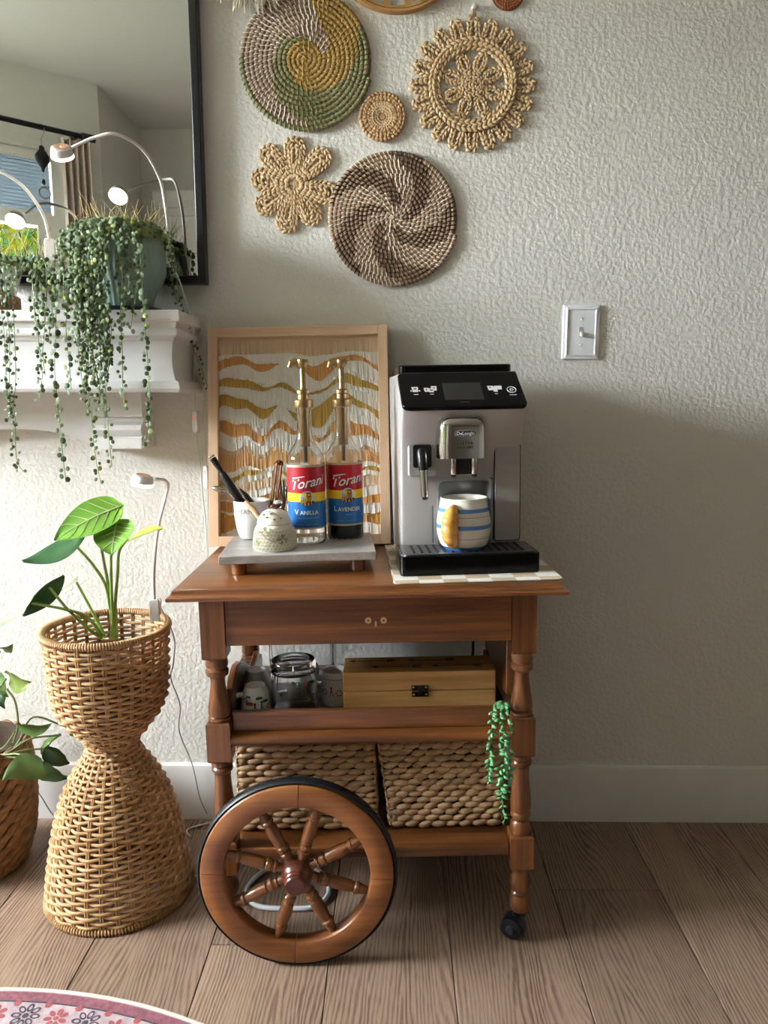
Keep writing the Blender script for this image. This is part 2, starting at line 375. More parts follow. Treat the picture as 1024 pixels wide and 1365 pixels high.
MB().box(-.39, .39, -.012, .012, .015, .03, M=Matrix.Rotation(ang, 4, 'Z')).build('bottom_rail', M_TRIM, bl)
rd = thing('curtain_rod', 'black metal curtain rod above the bay window, shown in the mirror', 'curtain rod', fA(.10, .08, 2.44))
r0 = rd.location
MB().tube([fA(.10, .08, 2.44) - r0, fA(1.2, .08, 2.46) - r0], .0135, 12).build('rod', M_BLACK, rd)
MB().tube([fA(.125, .08, 2.44) - r0, fA(.055, .08, 2.44) - r0], [.02, .02], 12).build('finial', M_BLACK, rd, bevel=.004)
MB().tube([fA(.14, .08, 2.44) - r0, fA(.14, .03, 2.44) - r0, fA(.14, .002, 2.44) - r0], [.007, .007, .02], 10).build('bracket', M_BLACK, rd)
cu_ = MB(); fold = []
for i in range(41):
    t = i / 40; fold.append((.075 + .15 * t, .055 + .022 * sin(t * 2 * pi * 4.5)))
cu_.loft([[fA(u, d, z) for u, d in fold] for z in (.35, 1.4, 2.42)], closed_ring=False, caps=False)
cu_.loft([[fA(u, d + .003, z) for u, d in fold] for z in (.35, 1.4, 2.42)], closed_ring=False, caps=False)
tag(cu_.build('curtain', mat('curtain_linen', 'cbbab0', .85, var='bbaaa0', vs=3)), 'taupe linen curtain drawn to the end of the black rod', 'curtain')
pl = thing('plant_pulley', 'black plant pulley with hook and ring hanging from the curtain rod', 'pulley', fA(.33, .08, 2.28))
prof = [(-.055, 0.0), (-.05, .007), (-.035, .010), (-.02, .022), (0, .034), (.025, .036), (.045, .022), (.055, .014), (.07, .013), (.078, 0)]
MB().lathe([(max(r, .0005), z) for z, r in prof], 20, sx=1, sy=.45, M=Matrix.Rotation(ang, 4, 'Z')).build('housing', M_BLACK, pl)
MB().tube([(0, 0, .075), (0, 0, .11), (.012, 0, .125), (.02, 0, .15), (.012, 0, .176), (0, 0, .18), (-.012, 0, .17)], .0018, 6).build('rod_hook', mat('steel_wire', '9a9a98', .3, 1.0), pl)
MB().tube([(0, 0, -.055), (0, 0, -.11)], .001, 5).build('cord', MATS['steel_wire'], pl)
MB().lathe([(.006, -.115), (.009, -.108), (.009, -.098), (.005, -.09)], 10).build('cord_stop', M_BLACK, pl)
MB().tube([V((cos(a) * .028, 0, -.155 + sin(a) * .028)) for a in [2 * pi * i / 28 for i in range(28)]], .0045, 8, closed=True).build('ring', mat('grey_plastic', '8a8d8c', .5), pl, M=Matrix.Rotation(ang, 4, 'Z'))
MB().tube([(0, 0, -.11), (0, 0, -.13)], .001, 5).build('link', MATS['steel_wire'], pl)
# white panelled cupboard on the far wall
cp = thing('built_in_cupboard', 'white panelled cupboard with moulded cornice shown in the mirror', 'cupboard', (-1.0, YB + .01, 0))
MB().box(-.49, .49, 0, .10, 0, 2.25).build('body', M_TRIM, cp)
MB().rects([(0, 2.25), (.01, 2.27), (.012, 2.29), (.03, 2.32), (.032, 2.345)], -.49, .49, 0, .11, (0, 1, 0, 1)).build('cornice', M_TRIM, cp)
for x in (-.245, .245): MB().box(x - .225, x + .225, .10, .118, .1, 2.2).build('door', M_TRIM, cp, bevel=.004)
# ================================================================== mantel, mirror, light switch
M_MANTEL = mat('mantel_paint', 'e2e1de', .4, var='d9d8d5', vs=7, bump=.03, bs=20)
mt = thing('mantel_shelf', 'white moulded mantel shelf on the wall under the mirror', 'mantel', (-.449, -.2, 1.262 - .17))
cx, cy, cz = mt.location
def zz(py, Y=-.19): return wy(200, py, Y).z - cz
L0 = -1.75 - cx
def mstack(name, rows):
    MB().rects(rows, L0, 0, 0, .2, (0, 1, 1, 0)).build(name, M_MANTEL, mt, smooth=30)
zt = 1.262 - cz
mstack('top_board', [(-.002, zt), (0, zt - .002), (0, zt - .022), (-.002, zt - .0235)])
zc = zt - .0235
mstack('crown_moulding', [(-.008, zc), (-.010, zc - .006), (-.012, zc - .012), (-.008, zc - .017), (-.007, zc - .022), (-.009, zc - .028), (-.016, zc - .033), (-.018, zc - .038)])
mstack('frieze', [(-.021, zc - .038), (-.024, zc - .052), (-.026, zc - .075), (-.025, zc - .095), (-.021, zc - .112), (-.017, zc - .122)])
mstack('lower_trim', [(-.015, zc - .122), (-.010, zc - .125), (-.007, zc - .131), (-.006, zc - .140), (-.009, zc - .1465)])
# arched apron under the shelf
arch = []
for px, py_ in ((-90, 592), (-60, 580), (-30, 575), (0, 572), (30, 572), (60, 574), (90, 580), (121, 591), (150, 603)):
    p = wy(px, py_, -.045); arch.append((p.x - cx, p.z - cz))
poly = [(arch[0][0] - .5, arch[0][1])] + arch + [(arch[-1][0], .0), (arch[0][0] - .5, .0)]
MB().prism(poly, .155, .198, lambda u, v, t: V((u, t, v))).build('arched_apron', M_MANTEL, mt, smooth=0)
# scrolled bracket
a, b = wy(121, 600, -.115), wy(186, 600, -.115)
cpf = [(.085, .0), (.085, -.055), (.075, -.058), (.078, -.066), (.093, -.074), (.10, -.085), (.095, -.094), (.089, -.1), (.098, -.104), (.098, -.128), (0, -.128), (0, 0)]
MB().prism(cpf, a.x - cx, b.x - cx, lambda u, v, t: V((t, .2 - u - .001, v + (1.092 - cz)))).build('bracket', M_MANTEL, mt, smooth=25)

mr = thing('wall_mirror', 'large black framed wall mirror above the mantel', 'mirror', (-1.2, 0, 1.339))
ox, oz = -1.2, 1.339
fx0, fx1, fz0, fz1 = -1.75 - ox, -.4305 - ox, 0.0, 1.05
for nm, (x0, x1, z0, z1) in (('left', (fx0, fx0 + .018, fz0, fz1)), ('right', (fx1 - .018, fx1, fz0, fz1)), ('bottom', (fx0 + .018, fx1 - .018, fz0, fz0 + .018)), ('top', (fx0 + .018, fx1 - .018, fz1 - .018, fz1))):
    MB().box(x0, x1, -.034, -.001, z0, z1).build('frame_bar', M_BLACK, mr, bevel=.002)
MB().box(fx0 + .017, fx1 - .017, MIR_Y, -.002, fz0 + .017, fz1 - .017).build('mirror_glass', mat('silvered_glass', 'd4d8d5', .0, 1.0), mr, smooth=0)

sw = thing('light_switch', 'white toggle light switch in a moulded plate on the wall', 'light switch', wy(774, 443, 0))
M_PLATE = mat('switch_plate', 'e8eaec', .35)
W2, H2 = .0435, .0625
MB().rects([(0, 0), (0, .004), (-.002, .006), (-.006, .007), (-.009, .0095), (-.011, .0095), (-.013, .006)], -W2, W2, -H2, H2, M=RX(90)).build('moulded_plate', M_PLATE, sw, smooth=25)
MB().box(-.0285, .0285, -.0068, -.004, -.047, .047).build('face_plate', M_PLATE, sw)
tg = MB().box(-.0048, .0048, -.0073, -.006, -.0115, .0115); tg.build('toggle_slot', mat('slot_grey', 'a9aba8', .5), sw)
MB().loft([[V((sx * .0035, -.007, z)) for sx, z in ((-1, -.009), (1, -.009), (1, .002), (-1, .002))], [V((sx * .003, -.019, z)) for sx, z in ((-1, -.012), (1, -.012), (1, -.006), (-1, -.006))]]).build('toggle', mat('toggle_cream', 'e9e5d4', .35), sw, bevel=.001)
for z in (.030, -.030): MB().lathe([(.0004, .0018), (.0022, .0014), (.0032, 0)], 12, M=T3(0, -.0068, z) @ RX(90)).build('screw', M_PLATE, sw)
# ================================================================== woven pieces on the wall
def coil_plate(name, label, cat, px, py_, R, rows, zone, mats, cell=.0105, group=None, squash=1.0, depth=.0):
    """spiral of wrapped coil; zone(theta, r/R) -> (coil material, stitch material)"""
    o = thing(name, label, cat, wy(px, py_, 0), group)
    pitch = R / rows; cr = pitch * .54; mb = MB(); st = MB(); n = 7
    th, ths = 0.0, []
    # sample the spiral at about cell/2 spacing
    while True:
        r = pitch * th / (2 * pi)
        if r > R - cr: break
        ths.append(th); th += min(.5, (cell * .5) / max(r, .004))
    rings = []; rmat = []
    for t in ths:
        r = pitch * t / (2 * pi) + pitch * .1; y = -(cr + .002 + depth * (r / R) ** 2)
        c = V((cos(t), 0, sin(t)))
        rings.append([c * (r + cr * cos(2 * pi * j / n)) + V((0, y + cr * .8 * sin(2 * pi * j / n), 0)) for j in range(n)])
    for i in range(len(rings) - 1):
        r = pitch * ths[i] / (2 * pi); zc, zs = zone(ths[i] % (2 * pi), r / R)
        mb.add(rings[i] + rings[i + 1], [(j, (j + 1) % n, n + (j + 1) % n, n + j) for j in range(n)], zc)
        if i % 2 == 0 and zs is not None:
            t = ths[i]; rr = pitch * t / (2 * pi) + pitch * .1; y = -(cr + .002 + depth * (rr / R) ** 2); c = V((cos(t), 0, sin(t))); tg_ = V((-sin(t), 0, cos(t)))
            pts = [c * (rr + cr * 1.12 * cos(a)) + V((0, y - cr * .95 * sin(a), 0)) + tg_ * (.0016 * cos(a)) for a in (-.1, .5, 1.05, 1.57, 2.1, 2.65, 3.24)]
            st.tube(pts, cell * .135, 4, mi=zs, caps=False)
    mb.build('coil', mats, o, smooth=60); st.build('stitching', mats, o, smooth=60, kind='stuff')
    MB().lathe([(.001, .0015), (R * .97, .0015), (R * .97, .003)], 48, M=RX(90)).build('backing', mats[0], o)
    return o
def fib(name, c, v): return mat(name, c, .75, var=v, vs=45, bump=.3, bs=240, bd=.001)
m_tan = fib('seagrass_tan', '94795f', 'a88c72'); m_dark = fib('dark_raffia', '170f0c', '241915'); m_white = fib('white_raffia', 'e6ddcd', 'd8cbb6')
m_yel = fib('mustard_coil', '9f8452', 'b39660'); m_yst = fib('mustard_raffia', 'ab8a3c', 'c09f4a'); m_grn = fib('olive_coil', '868060', '989070'); m_gst = fib('olive_raffia', '5f6a38', '73783f')
m_tp = fib('taupe_coil', '8b7566', 'a08a78')
def zone2(t, r):
    if r < .09: return 0, 2
    k = (t / (2 * pi) * 5 - 1.4 * (r - 1) - .167 + .23) % 1.0
    return 0, (1 if (k < .47 and r > .15) else 2)
def piece(x, tab):
    for (a, b), (c, d) in zip(tab[:-1], tab[1:]):
        if x <= c: return b + (d - b) * (x - a) / (c - a)
    return tab[-1][1]
def zone1(t, r):
    g = math.degrees(t)
    if r > .93: return 2, 4
    if r < .26: return 1, 3
    a1 = piece(r, [(.26, 5), (.35, 20), (.5, 58), (.7, 78), (1, 90)]); a2 = piece(r, [(.26, 60), (.33, 110), (.42, 165), (.5, 200), (.7, 240), (1, 292)])
    if a1 <= g <= a2: return 0, 5
    y0 = piece(r, [(.26, -150), (.35, -110), (.5, -58), (.7, -4), (.9, 30), (1, 45)])
    gg = g if g <= a1 else g - 360
    return (1, 3) if y0 < gg < a1 else (2, 4)
coil_plate('woven_wall_plate', 'round coiled wall plate in mustard, olive and white stitching', 'wall basket', 408, 82, .151, 14.5, zone1, [m_tp, m_yel, m_grn, m_yst, m_gst, m_white])
coil_plate('woven_wall_plate', 'round coiled wall plate with swirling dark brown and white stitching', 'wall basket', 524, 292, .152, 15.5, zone2, [m_tan, m_dark, m_white], cell=.0098)
m_red = fib('russet_coil', '7a4426', '8f5531'); m_rst = fib('russet_raffia', 'a5673c', 'b87848')
coil_plate('woven_wall_plate', 'tiny russet coiled disc above the crocheted ring', 'wall basket', 677, -9, .038, 7, lambda t, r: (0, 1), [m_red, m_rst], cell=.006)

M_JUTE = mat('natural_cord', 'd2b994', .8, var='b99a70', vs=60, bump=.35, bs=300, bd=.001)
M_JUTE2 = mat('cord_tan', 'bf9d74', .8, var='a17d55', vs=60, bump=.35, bs=300, bd=.001)
def chain(mb, pts, w, step, closed=False, lift=.0, mi=0, fat=1.0):
    """chain-stitched cord along a path in the wall plane (x, z), standing off by -y"""
    P = [V((p[0], 0, p[1])) for p in pts]
    if closed: P.append(P[0])
    seg = [(P[i + 1] - P[i]).length for i in range(len(P) - 1)]; tot = sum(seg); n = max(3, int(tot / step)); k = 0; acc = 0.0
    for i in range(n):
        d = (i + .5) * tot / n
        while k < len(seg) - 1 and d > acc + seg[k]: acc += seg[k]; k += 1
        q = P[k].lerp(P[k + 1], (d - acc) / seg[k]); t = (P[k + 1] - P[k]).normalized(); s_ = V((-t.z, 0, t.x))
        for sg in (-1, 1):
            ax = (t + s_ * sg * .42).normalized(); up = V((0, -1, 0)); sd = ax.cross(up)
            M = Matrix((ax, sd, up)).transposed().to_4x4()
            j = random.uniform(.88, 1.12)
            mb.ell(q + s_ * sg * w * .27 + V((0, -lift - w * .42 + random.uniform(-.0006, .0006), 0)), step * .80 * j, w * .36 * fat * j, w * .40 * fat, M=M, n=7, m=5, mi=mi)
    return mb
# crocheted ring with scalloped rim
cr_ = thing('crochet_wall_ring', 'beige crocheted cord wall ring with scalloped rim and flower centre', 'wall hanging', wy(630, 115, 0))
R0 = .147
for i, a in enumerate([rad(90 + 18 * k) for k in range(20)]):
    c = V((cos(a), sin(a))); s_ = V((-sin(a), cos(a))); r0, r1, hw = .100, .139, .0115; pts = []
    pts.append(c * r0 + s_ * hw * .9); pts.append(c * (r0 + .018) + s_ * hw * .75)
    for k in range(7):
        t = pi * k / 6; pts.append(c * (r1 - .012 + .009 * sin(t)) + s_ * hw * .78 * cos(t))
    pts.append(c * (r0 + .018) - s_ * hw * .75); pts.append(c * r0 - s_ * hw * .9)
    chain(MB(), pts, .0118, .0100).build('scallop', M_JUTE, cr_, smooth=80)
circ = lambda r, n=60: [(r * cos(2 * pi * k / n), r * sin(2 * pi * k / n)) for k in range(n)]
chain(MB(), circ(.091), .0135, .0118, True, .003).build('ring_braid', M_JUTE, cr_, smooth=80)
chain(MB(), circ(.0795), .0125, .0125, True, .002).build('ring_braid', M_JUTE, cr_, smooth=80)
for i in range(8):
    a = rad(70 + 45 * i); c = V((cos(a), sin(a))); s_ = V((-sin(a), cos(a))); pts = []
    for k in range(11):
        t = -pi * .5 + 2 * pi * k / 10 - pi / 2
        pts.append(c * (.046 + .020 * cos(2 * pi * k / 10 + pi)) * 1.0 + s_ * (.0095 * sin(2 * pi * k / 10 + pi)) + c * .002)
    chain(MB(), pts, .0108, .0092, False, .001).build('petal', M_JUTE, cr_, smooth=80)
ce = MB()
for r in (.0205, .0105): chain(ce, circ(r, 24), .0105, .0085, True, .003)
ce.ell((0, -.007, 0), .006, .005, .006); ce.build('flower_centre', M_JUTE, cr_, smooth=80)
hk = MB(); hk.tube([(-.002, -.008, .139), (-.002, -.008, .158), (.002, -.008, .158), (.002, -.008, .139)], .0018, 6); hk.tube([(-.012, -.009, .141), (0, -.011, .143), (.004, -.009, .142)], .0025, 6)
hk.build('hanging_loop', M_JUTE2, cr_)
MB().lathe([(.001, .016), (.0055, .014), (.0055, .0)], 12, M=T3(0, 0, .160) @ RX(90)).build('wall_hook', M_PLATE, cr_)
# flower
fw_ = thing('crochet_wall_flower', 'beige crocheted cord flower with eight petals on the wall', 'wall hanging', wy(393, 247, 0))
for i, (a, L) in enumerate(((88, .104), (131, .108), (172, .1), (213, .105), (257, .108), (300, .1), (-14, .1), (43, .108))):
    c = V((cos(rad(a)), sin(rad(a)))); s_ = V((-c.y, c.x)); mb = MB()
    for hw, r1, lf in ((.019, L - .006, .0), (.0095, L - .022, .001)):
        pts = [c * .012 + s_ * hw * .12, c * .035 + s_ * hw * .5, c * (r1 * .62) + s_ * hw * .92]
        for k in range(9):
            t = pi * k / 8; pts.append(c * (r1 - hw * .9 + hw * .9 * sin(t)) + s_ * hw * cos(t))
        pts += [c * (r1 * .62) - s_ * hw * .92, c * .035 - s_ * hw * .5, c * .012 - s_ * hw * .12]
        chain(mb, pts, .0118, .0105, False, lf)
    chain(mb, [c * .015, c * (L - .034)], .008, .007, False, 0)
    mb.build('petal', M_JUTE, fw_, smooth=80)
mb = MB(); mb.ell((0, -.004, 0), .013, .004, .013, n=12, m=6); [chain(mb, [(.004 * cos(q), .004 * sin(q)), (.022 * cos(q), .022 * sin(q))], .007, .008, False, .002) for q in [2 * pi * i / 14 for i in range(14)]]; mb.build('flower_centre', M_JUTE, fw_, smooth=80)
# small crocheted disc
ds = thing('crochet_wall_disc', 'small tan crocheted disc with paler centre between two large plates', 'wall hanging', wy(510, 157, 0))
for r, w_, m_, nm in ((.0455, .0125, M_JUTE2, 'outer_round'), (.0345, .0125, M_JUTE2, 'outer_round'), (.0245, .0085, M_JUTE, 'pale_round'), (.018, .007, M_JUTE, 'pale_round'), (.012, .006, M_JUTE, 'pale_round')):
    chain(MB(), circ(r, 40), w_, .0085 if w_ > .01 else .005, True, .004 if w_ < .01 else .001, fat=1.15).build(nm, m_, ds, smooth=80)
MB().lathe([(.0005, .008), (.006, .008), (.008, .004), (.044, .003), (.044, 0)], 24, M=RX(90)).build('disc_centre', M_JUTE2, ds)
MB().tube([(0, -.004, .05), (0, -.004, .058)], .0018, 6).build('hanging_loop', m_white, ds)
# bamboo hoop
hp = thing('bamboo_hoop', 'bamboo hoop with woven spokes at the top of the wall display', 'wall hanging', wy(530, -84, 0))
m_bam = mat('bamboo', 'b58a52', .45, var='9d7340', vs=14)
Rh = .157
for r, h in ((Rh, .018), (Rh - .008, .014)):
    MB().loft([[V((q * cos(2 * pi * k / 72), -y, q * sin(2 * pi * k / 72))) for q, y in ((r, 0), (r, h), (r - .005, h), (r - .005, 0))] for k in range(72)], loop=True).build('hoop_band', m_bam, hp)
for k in range(18):
    a = 2 * pi * k / 18; c = V((cos(a), 0, sin(a))); s_ = V((-sin(a), 0, cos(a)))
    MB().loft([[c * r + s_ * wd + V((0, y, 0)) for wd, y in ((-q, -.006), (q, -.006), (q, -.009), (-q, -.009))] for r, q in ((.04, .003), (.10, .005), (Rh - .012, .008))]).build('spoke', m_bam, hp)
MB().lathe([(.001, .010), (.045, .010), (.045, .005)], 32, M=RX(90)).build('hub', m_bam, hp)
# cotton fringe piece
fr = thing('cotton_fringe_hanging', 'cream cotton fringed hanging overlapping the mustard plate', 'wall hanging', wy(338, -56, 0))
m_cot = mat('cotton_fringe', 'e6dfd0', .9, var='d6cbb8', vs=30)
MB().lathe([(.001, .02), (.05, .018), (.062, .012), (.062, .004)], 28, M=RX(90)).build('knotted_centre', m_cot, fr)
mbf = MB()
for k in range(340):
    a = random.uniform(0, 2 * pi); r0 = random.uniform(.04, .06); L = random.uniform(.11, .13) - (.015 if random.random() < .3 else 0); a2 = a + random.uniform(-.16, .16)
    y = -.018 - random.uniform(0, .012)
    p0, p2 = V((r0 * cos(a), y, r0 * sin(a))), V((L * cos(a2), y + random.uniform(-.006, .006), L * sin(a2)))
    p1 = (p0 + p2) / 2 + V((random.uniform(-.006, .006), -.004, random.uniform(-.006, .006)))
    mbf.tube([p0, p1, p2], [.0022, .0025, .0012], 4, caps=False)
mbf.build('fringe', m_cot, fr, kind='stuff')
for a in (250, 275, 300, 225): MB().tube([V((cos(t) * .006 + .098 * cos(rad(a)), -.026, sin(t) * .006 + .098 * sin(rad(a)))) for t in [2 * pi * i / 14 for i in range(14)]], .0016, 5, closed=True).build('bead_ring', mat('bead_ring_grey', '8d8676', .5), fr)
# ================================================================== tea cart
CART_O = V((-.033, -.455, 0)); CART_YAW, CART_TILT = 1.0, 1.05
MC = Matrix.Translation(CART_O) @ RZ(CART_YAW) @ RY(-CART_TILT)
MCI = MC.inverted()
CT = wood('cart_walnut', '4c2912', '6f421f', '8a5529', 'x', rough=.32, coat=.3)
CTZ = wood('cart_walnut_upright', '4c2912', '6f421f', '8a5529', 'z', rough=.32, coat=.3)
CTY = wood('cart_walnut_side', '482711', '663c1e', '7f4e26', 'y', rough=.32, coat=.4)
CTT = wood('cart_top_walnut', '512c14', '734421', '8c562a', 'x', .8, rough=.3, coat=.4)
ct = thing('tea_cart', 'brown wooden tea cart with turned legs and a large spoked wheel', 'cart', MC)
TOPZ = .7435
MB().rects([(-.006, .7215), (-.001, .7228), (0, .7255), (0, .729), (-.003, .7318), (-.0075, .7335), (-.009, .7355), (-.010, .7405), (-.0125, .743), (-.014, TOPZ)], -.363, .363, -.047, .425).build('tabletop', CTT, ct, smooth=30)
LEG = [(.0195, .596), (.0205, .590), (.0215, .584), (.0205, .578), (.0175, .5765), (.0175, .575), (.0215, .571), (.0222, .566), (.021, .561), (.0155, .557), (.0137, .550), (.0145, .538), (.0172, .518), (.0205, .498), (.0215, .486), (.0205, .481), (.0178, .4785), (.0215, .4755), (.0215, .471), (.019, .469)]
LEG2 = [(.0195, .389), (.0208, .384), (.0208, .379), (.018, .376), (.0205, .372), (.0205, .367), (.0165, .362), (.0155, .352), (.0163, .335), (.0192, .305), (.0203, .285), (.0195, .272), (.0165, .267), (.02, .263), (.02, .258), (.0165, .253), (.0155, .249), (.0195, .243), (.0205, .234), (.0205, .226), (.0185, .2215)]
LEG3 = [(.0165, .151), (.0185, .146), (.0165, .141), (.0175, .133), (.0205, .120), (.0205, .108), (.0175, .100), (.0155, .097), (.0185, .093), (.0175, .089), (.0195, .083), (.0212, .072), (.0200, .060), (.0165, .053), (.013, .050)]
leg_mesh = None; legs = []
def make_leg():
    mb = MB(); h = .023
    for z0, z1 in ((.596, .7215), (.389, .4695), (.151, .222)):
        mb.rects([(-.003, z0), (0, z0 + .003), (0, z1 - .003), (-.003, z1)], -h, h, -h, h)
    for p in (LEG, LEG2, LEG3): mb.lathe(p, 24)
    return mb.mesh('leg', CTZ, 30)
leg_mesh = make_leg(); RY_ = .377
for x in (-.2925, .2925):
    for y in (.023, RY_):
        o = bpy.data.objects.new('leg', leg_mesh); COL.objects.link(o); o.parent = ct; o.location = (x, y, 0)
ap = MB().box(-.2695, .2695, .005, .023, .622, .7215).build('drawer_front', CT, ct, bevel=.0015)
M_PALE = mat('bare_wood', 'c9a87c', .7); M_HOLE = mat('hole_dark', '1d120b', .9)
for px in (491, 511.5):
    q = MCI @ wy(px, 827, -.45)
    MB().lathe([(.0005, .0012), (.0055, .0012), (.0065, 0)], 18, M=T3(q.x, .0052, q.z) @ RX(90)).build('knob_scar', M_PALE, ap)
    MB().lathe([(.0005, .0006), (.0016, .0006), (.0016, 0)], 10, M=T3(q.x, .0042, q.z) @ RX(90)).build('screw_hole', M_HOLE, ap)
q = MCI @ wy(501, 831, -.45)
MB().box(q.x - .0018, q.x + .0018, .0043, .0055, q.z - .006, q.z + .005).build('latch_scar', M_PALE, ap)
MB().box(-.2695, .2695, .377, .395, .622, .7215).build('back_apron', CT, ct, bevel=.0015)
MB().box(-.3005, -.2845, .046, .354, .622, .7215).build('side_apron', CTY, ct, bevel=.0015)
MB().prism([(.046, .7215), (.046, .499), (.09, .492), (.15, .497), (.22, .492), (.29, .502), (.354, .510), (.354, .7215)], .266, .282, lambda u, v, t: V((t, u, v))).build('side_panel', CTY, ct, bevel=.002, smooth=30)
# upper shelf with low gallery
us = MB().loft([[V((x, y, z)) for y, z in ((.012, .4185), (.006, .421), (.002, .426), (.001, .431), (.003, .437), (.008, .4405), (.014, .442), (.388, .442), (.388, .4185))] for x in (-.2695, .2695)])
us.box(-.30, .30, .046, .354, .4185, .442); us.build('upper_shelf', CT, ct, smooth=40)
MB().box(-.2695, .2695, .026, .040, .442, .4815).build('gallery_rail', CT, ct, bevel=.002)
# shaped gallery ends
def side_board(name, x0, x1, outline): MB().prism(outline, x0, x1, lambda u, v, t: V((t, u, v))).build(name, CTY, ct, smooth=30, bevel=.002)
arch = [(.040, .442), (.040, .524), (.055, .536), (.08, .545), (.107, .549), (.14, .544), (.178, .530), (.215, .508), (.252, .490), (.29, .480), (.325, .484), (.355, .492), (.355, .442)]
side_board('gallery_end', -.282, -.268, arch)
low = [(.040, .442), (.040, .470), (.10, .474), (.2, .466), (.3, .474), (.355, .470), (.355, .442)]
side_board('gallery_end', .268, .282, low)
# lower shelf
ls = MB().box(-.2695, .2695, .010, .390, .178, .204); ls.box(-.31, .31, .046, .354, .178, .204)
ls.build('lower_shelf', CT, ct, bevel=.003)
# wheels
M_TYRE = mat('black_rubber', '15171b', .42)
WX, WZ, RO = -.144, .1925, .1895
def ringband(r0, r1, y0, y1, n, a0=0.0, a1=2 * pi, rnd=.002):
    full = abs(a1 - a0 - 2 * pi) < 1e-6; k = n if full else n + 1
    prof = [(r0 + rnd, y0), (r1 - rnd, y0), (r1, y0 + rnd), (r1, y1 - rnd), (r1 - rnd, y1), (r0 + rnd, y1), (r0, y1 - rnd), (r0, y0 + rnd)]
    R = [[V((r * cos(a0 + (a1 - a0) * j / n), y, r * sin(a0 + (a1 - a0) * j / n))) for r, y in prof] for j in range(k)]
    return MB().loft(R, loop=full)
SPK = [(.0085, 0), (.0085, .014), (.0115, .016), (.0115, .020), (.0095, .022), (.0125, .027), (.0125, .034), (.0095, .0375), (.0115, .040), (.0118, .043), (.0125, .060), (.0118, .076), (.0098, .083), (.0095, .085), (.0125, .088), (.0125, .092), (.0105, .094), (.0095, .100), (.0075, .108), (.0065, .116)]
def make_wheel(y):
    wh = ringband(.1825, RO, -.0125, .0125, 72, rnd=.004).build('wheel', M_TYRE, ct, smooth=50, M=T3(WX, y, WZ))
    for k in range(4):
        a = rad(90 * k - 3); ringband(.1385, .1825, -.016, .016, 18, a + .004, a + pi / 2 - .004, .003).build('rim_segment', CTW, wh, smooth=50)
    hubp = [(.001, -.046), (.017, -.046), (.0195, -.043), (.0195, -.036), (.0215, -.034), (.0225, -.030), (.0205, -.027), (.0255, -.022), (.0295, -.012), (.0305, 0), (.0295, .010), (.025, .018), (.018, .022), (.001, .022)]
    MB().lathe(hubp, 28, M=Matrix(((1, 0, 0, 0), (0, 0, 1, 0), (0, 1, 0, 0), (0, 0, 0, 1)))).build('hub', M_HUB, wh)
    sp = MB().lathe(SPK, 16).mesh('spoke', CTZ, 30)
    for k in range(8):
        o = bpy.data.objects.new('spoke', sp); COL.objects.link(o); o.parent = wh
        o.matrix_local = RY(-(27.5 + 45 * k) + 90) @ T3(0, 0, .026)
    return wh
CTW = wood('wheel_walnut', '693c1b', '865126', '98612f', 'x', .7, rough=.38, coat=.3)
M_HUB = mat('hub_brown', '4a2216', .28, var='5e2d1a', vs=30, coat=.4)
make_wheel(-.049); make_wheel(.449)
MB().tube([(WX, -.035, WZ), (WX, .435, WZ)], .0085, 12).build('axle', CTY, ct)
MB().box(-.295, WX + .02, .012, .034, .181, .204).build('axle_block', CT, ct, bevel=.003)
MB().box(-.295, WX + .02, .366, .388, .181, .204).build('axle_block', CT, ct, bevel=.003)
# castors under the other pair of legs
M_CAST = mat('navy_castor', '141a26', .3, coat=.3)
def castor(y, ang_):
    zf = -.2925 * sin(rad(CART_TILT))                 # the floor in cart space here
    c = MB().lathe([(.0125, .052), (.0125, .040), (.009, .036), (.0075, .022), (.006, .02)], 14).build('castor', M_CAST, ct, M=T3(.2925, y, 0))
    r = .0235; cc_ = V((-.017, -.008, r + zf)); AXR = RZ(ang_) @ RX(90)
    MB().lathe([(.001, -.010), (r - .006, -.010), (r - .002, -.0085), (r, -.004), (r, .004), (r - .002, .0085), (r - .006, .010), (.001, .010)], 26, M=Matrix.Translation(cc_) @ AXR).build('castor_wheel', M_CAST, c)
    MB().lathe([(.0005, .0), (.007, .0), (.009, -.003), (.0095, -.006)], 16, M=Matrix.Translation(cc_) @ AXR @ T3(0, 0, .0155)).build('axle_cap', mat('castor_grey', '4a4d55', .35, .4), c)
    hood = MB().lathe([(r + .0035, -.012), (r + .0045, 0), (r + .0035, .012)], 20, M=Matrix.Translation(cc_) @ AXR, a0=rad(-20), a1=rad(120), caps=False)
    hood.tube([cc_ + V((0, 0, r + .003)), V((-.004, -.006, .036)), V((0, 0, .042))], [.006, .0065, .007], 10)
    hood.build('castor_hood', M_CAST, c)
castor(.023, -28); castor(RY_, 10)

def on_cart(x, y, zl, yaw=0.0):
    """pose of a thing standing at world (x, y) on a level of the cart"""
    p = MCI @ V((x, y, zl)); p = MCI @ (MC @ V((p.x, p.y, zl))); p.z = zl
    return MC @ T3(p.x, p.y, zl) @ RZ(yaw - CART_YAW)
def cart_px(px, py_, zl):
    """world point seen at this pixel on the cart level zl"""
    z = zl
    for _ in range(4):
        q = wz(px, py_, z); l = MCI @ q; z += zl - l.z
    return q
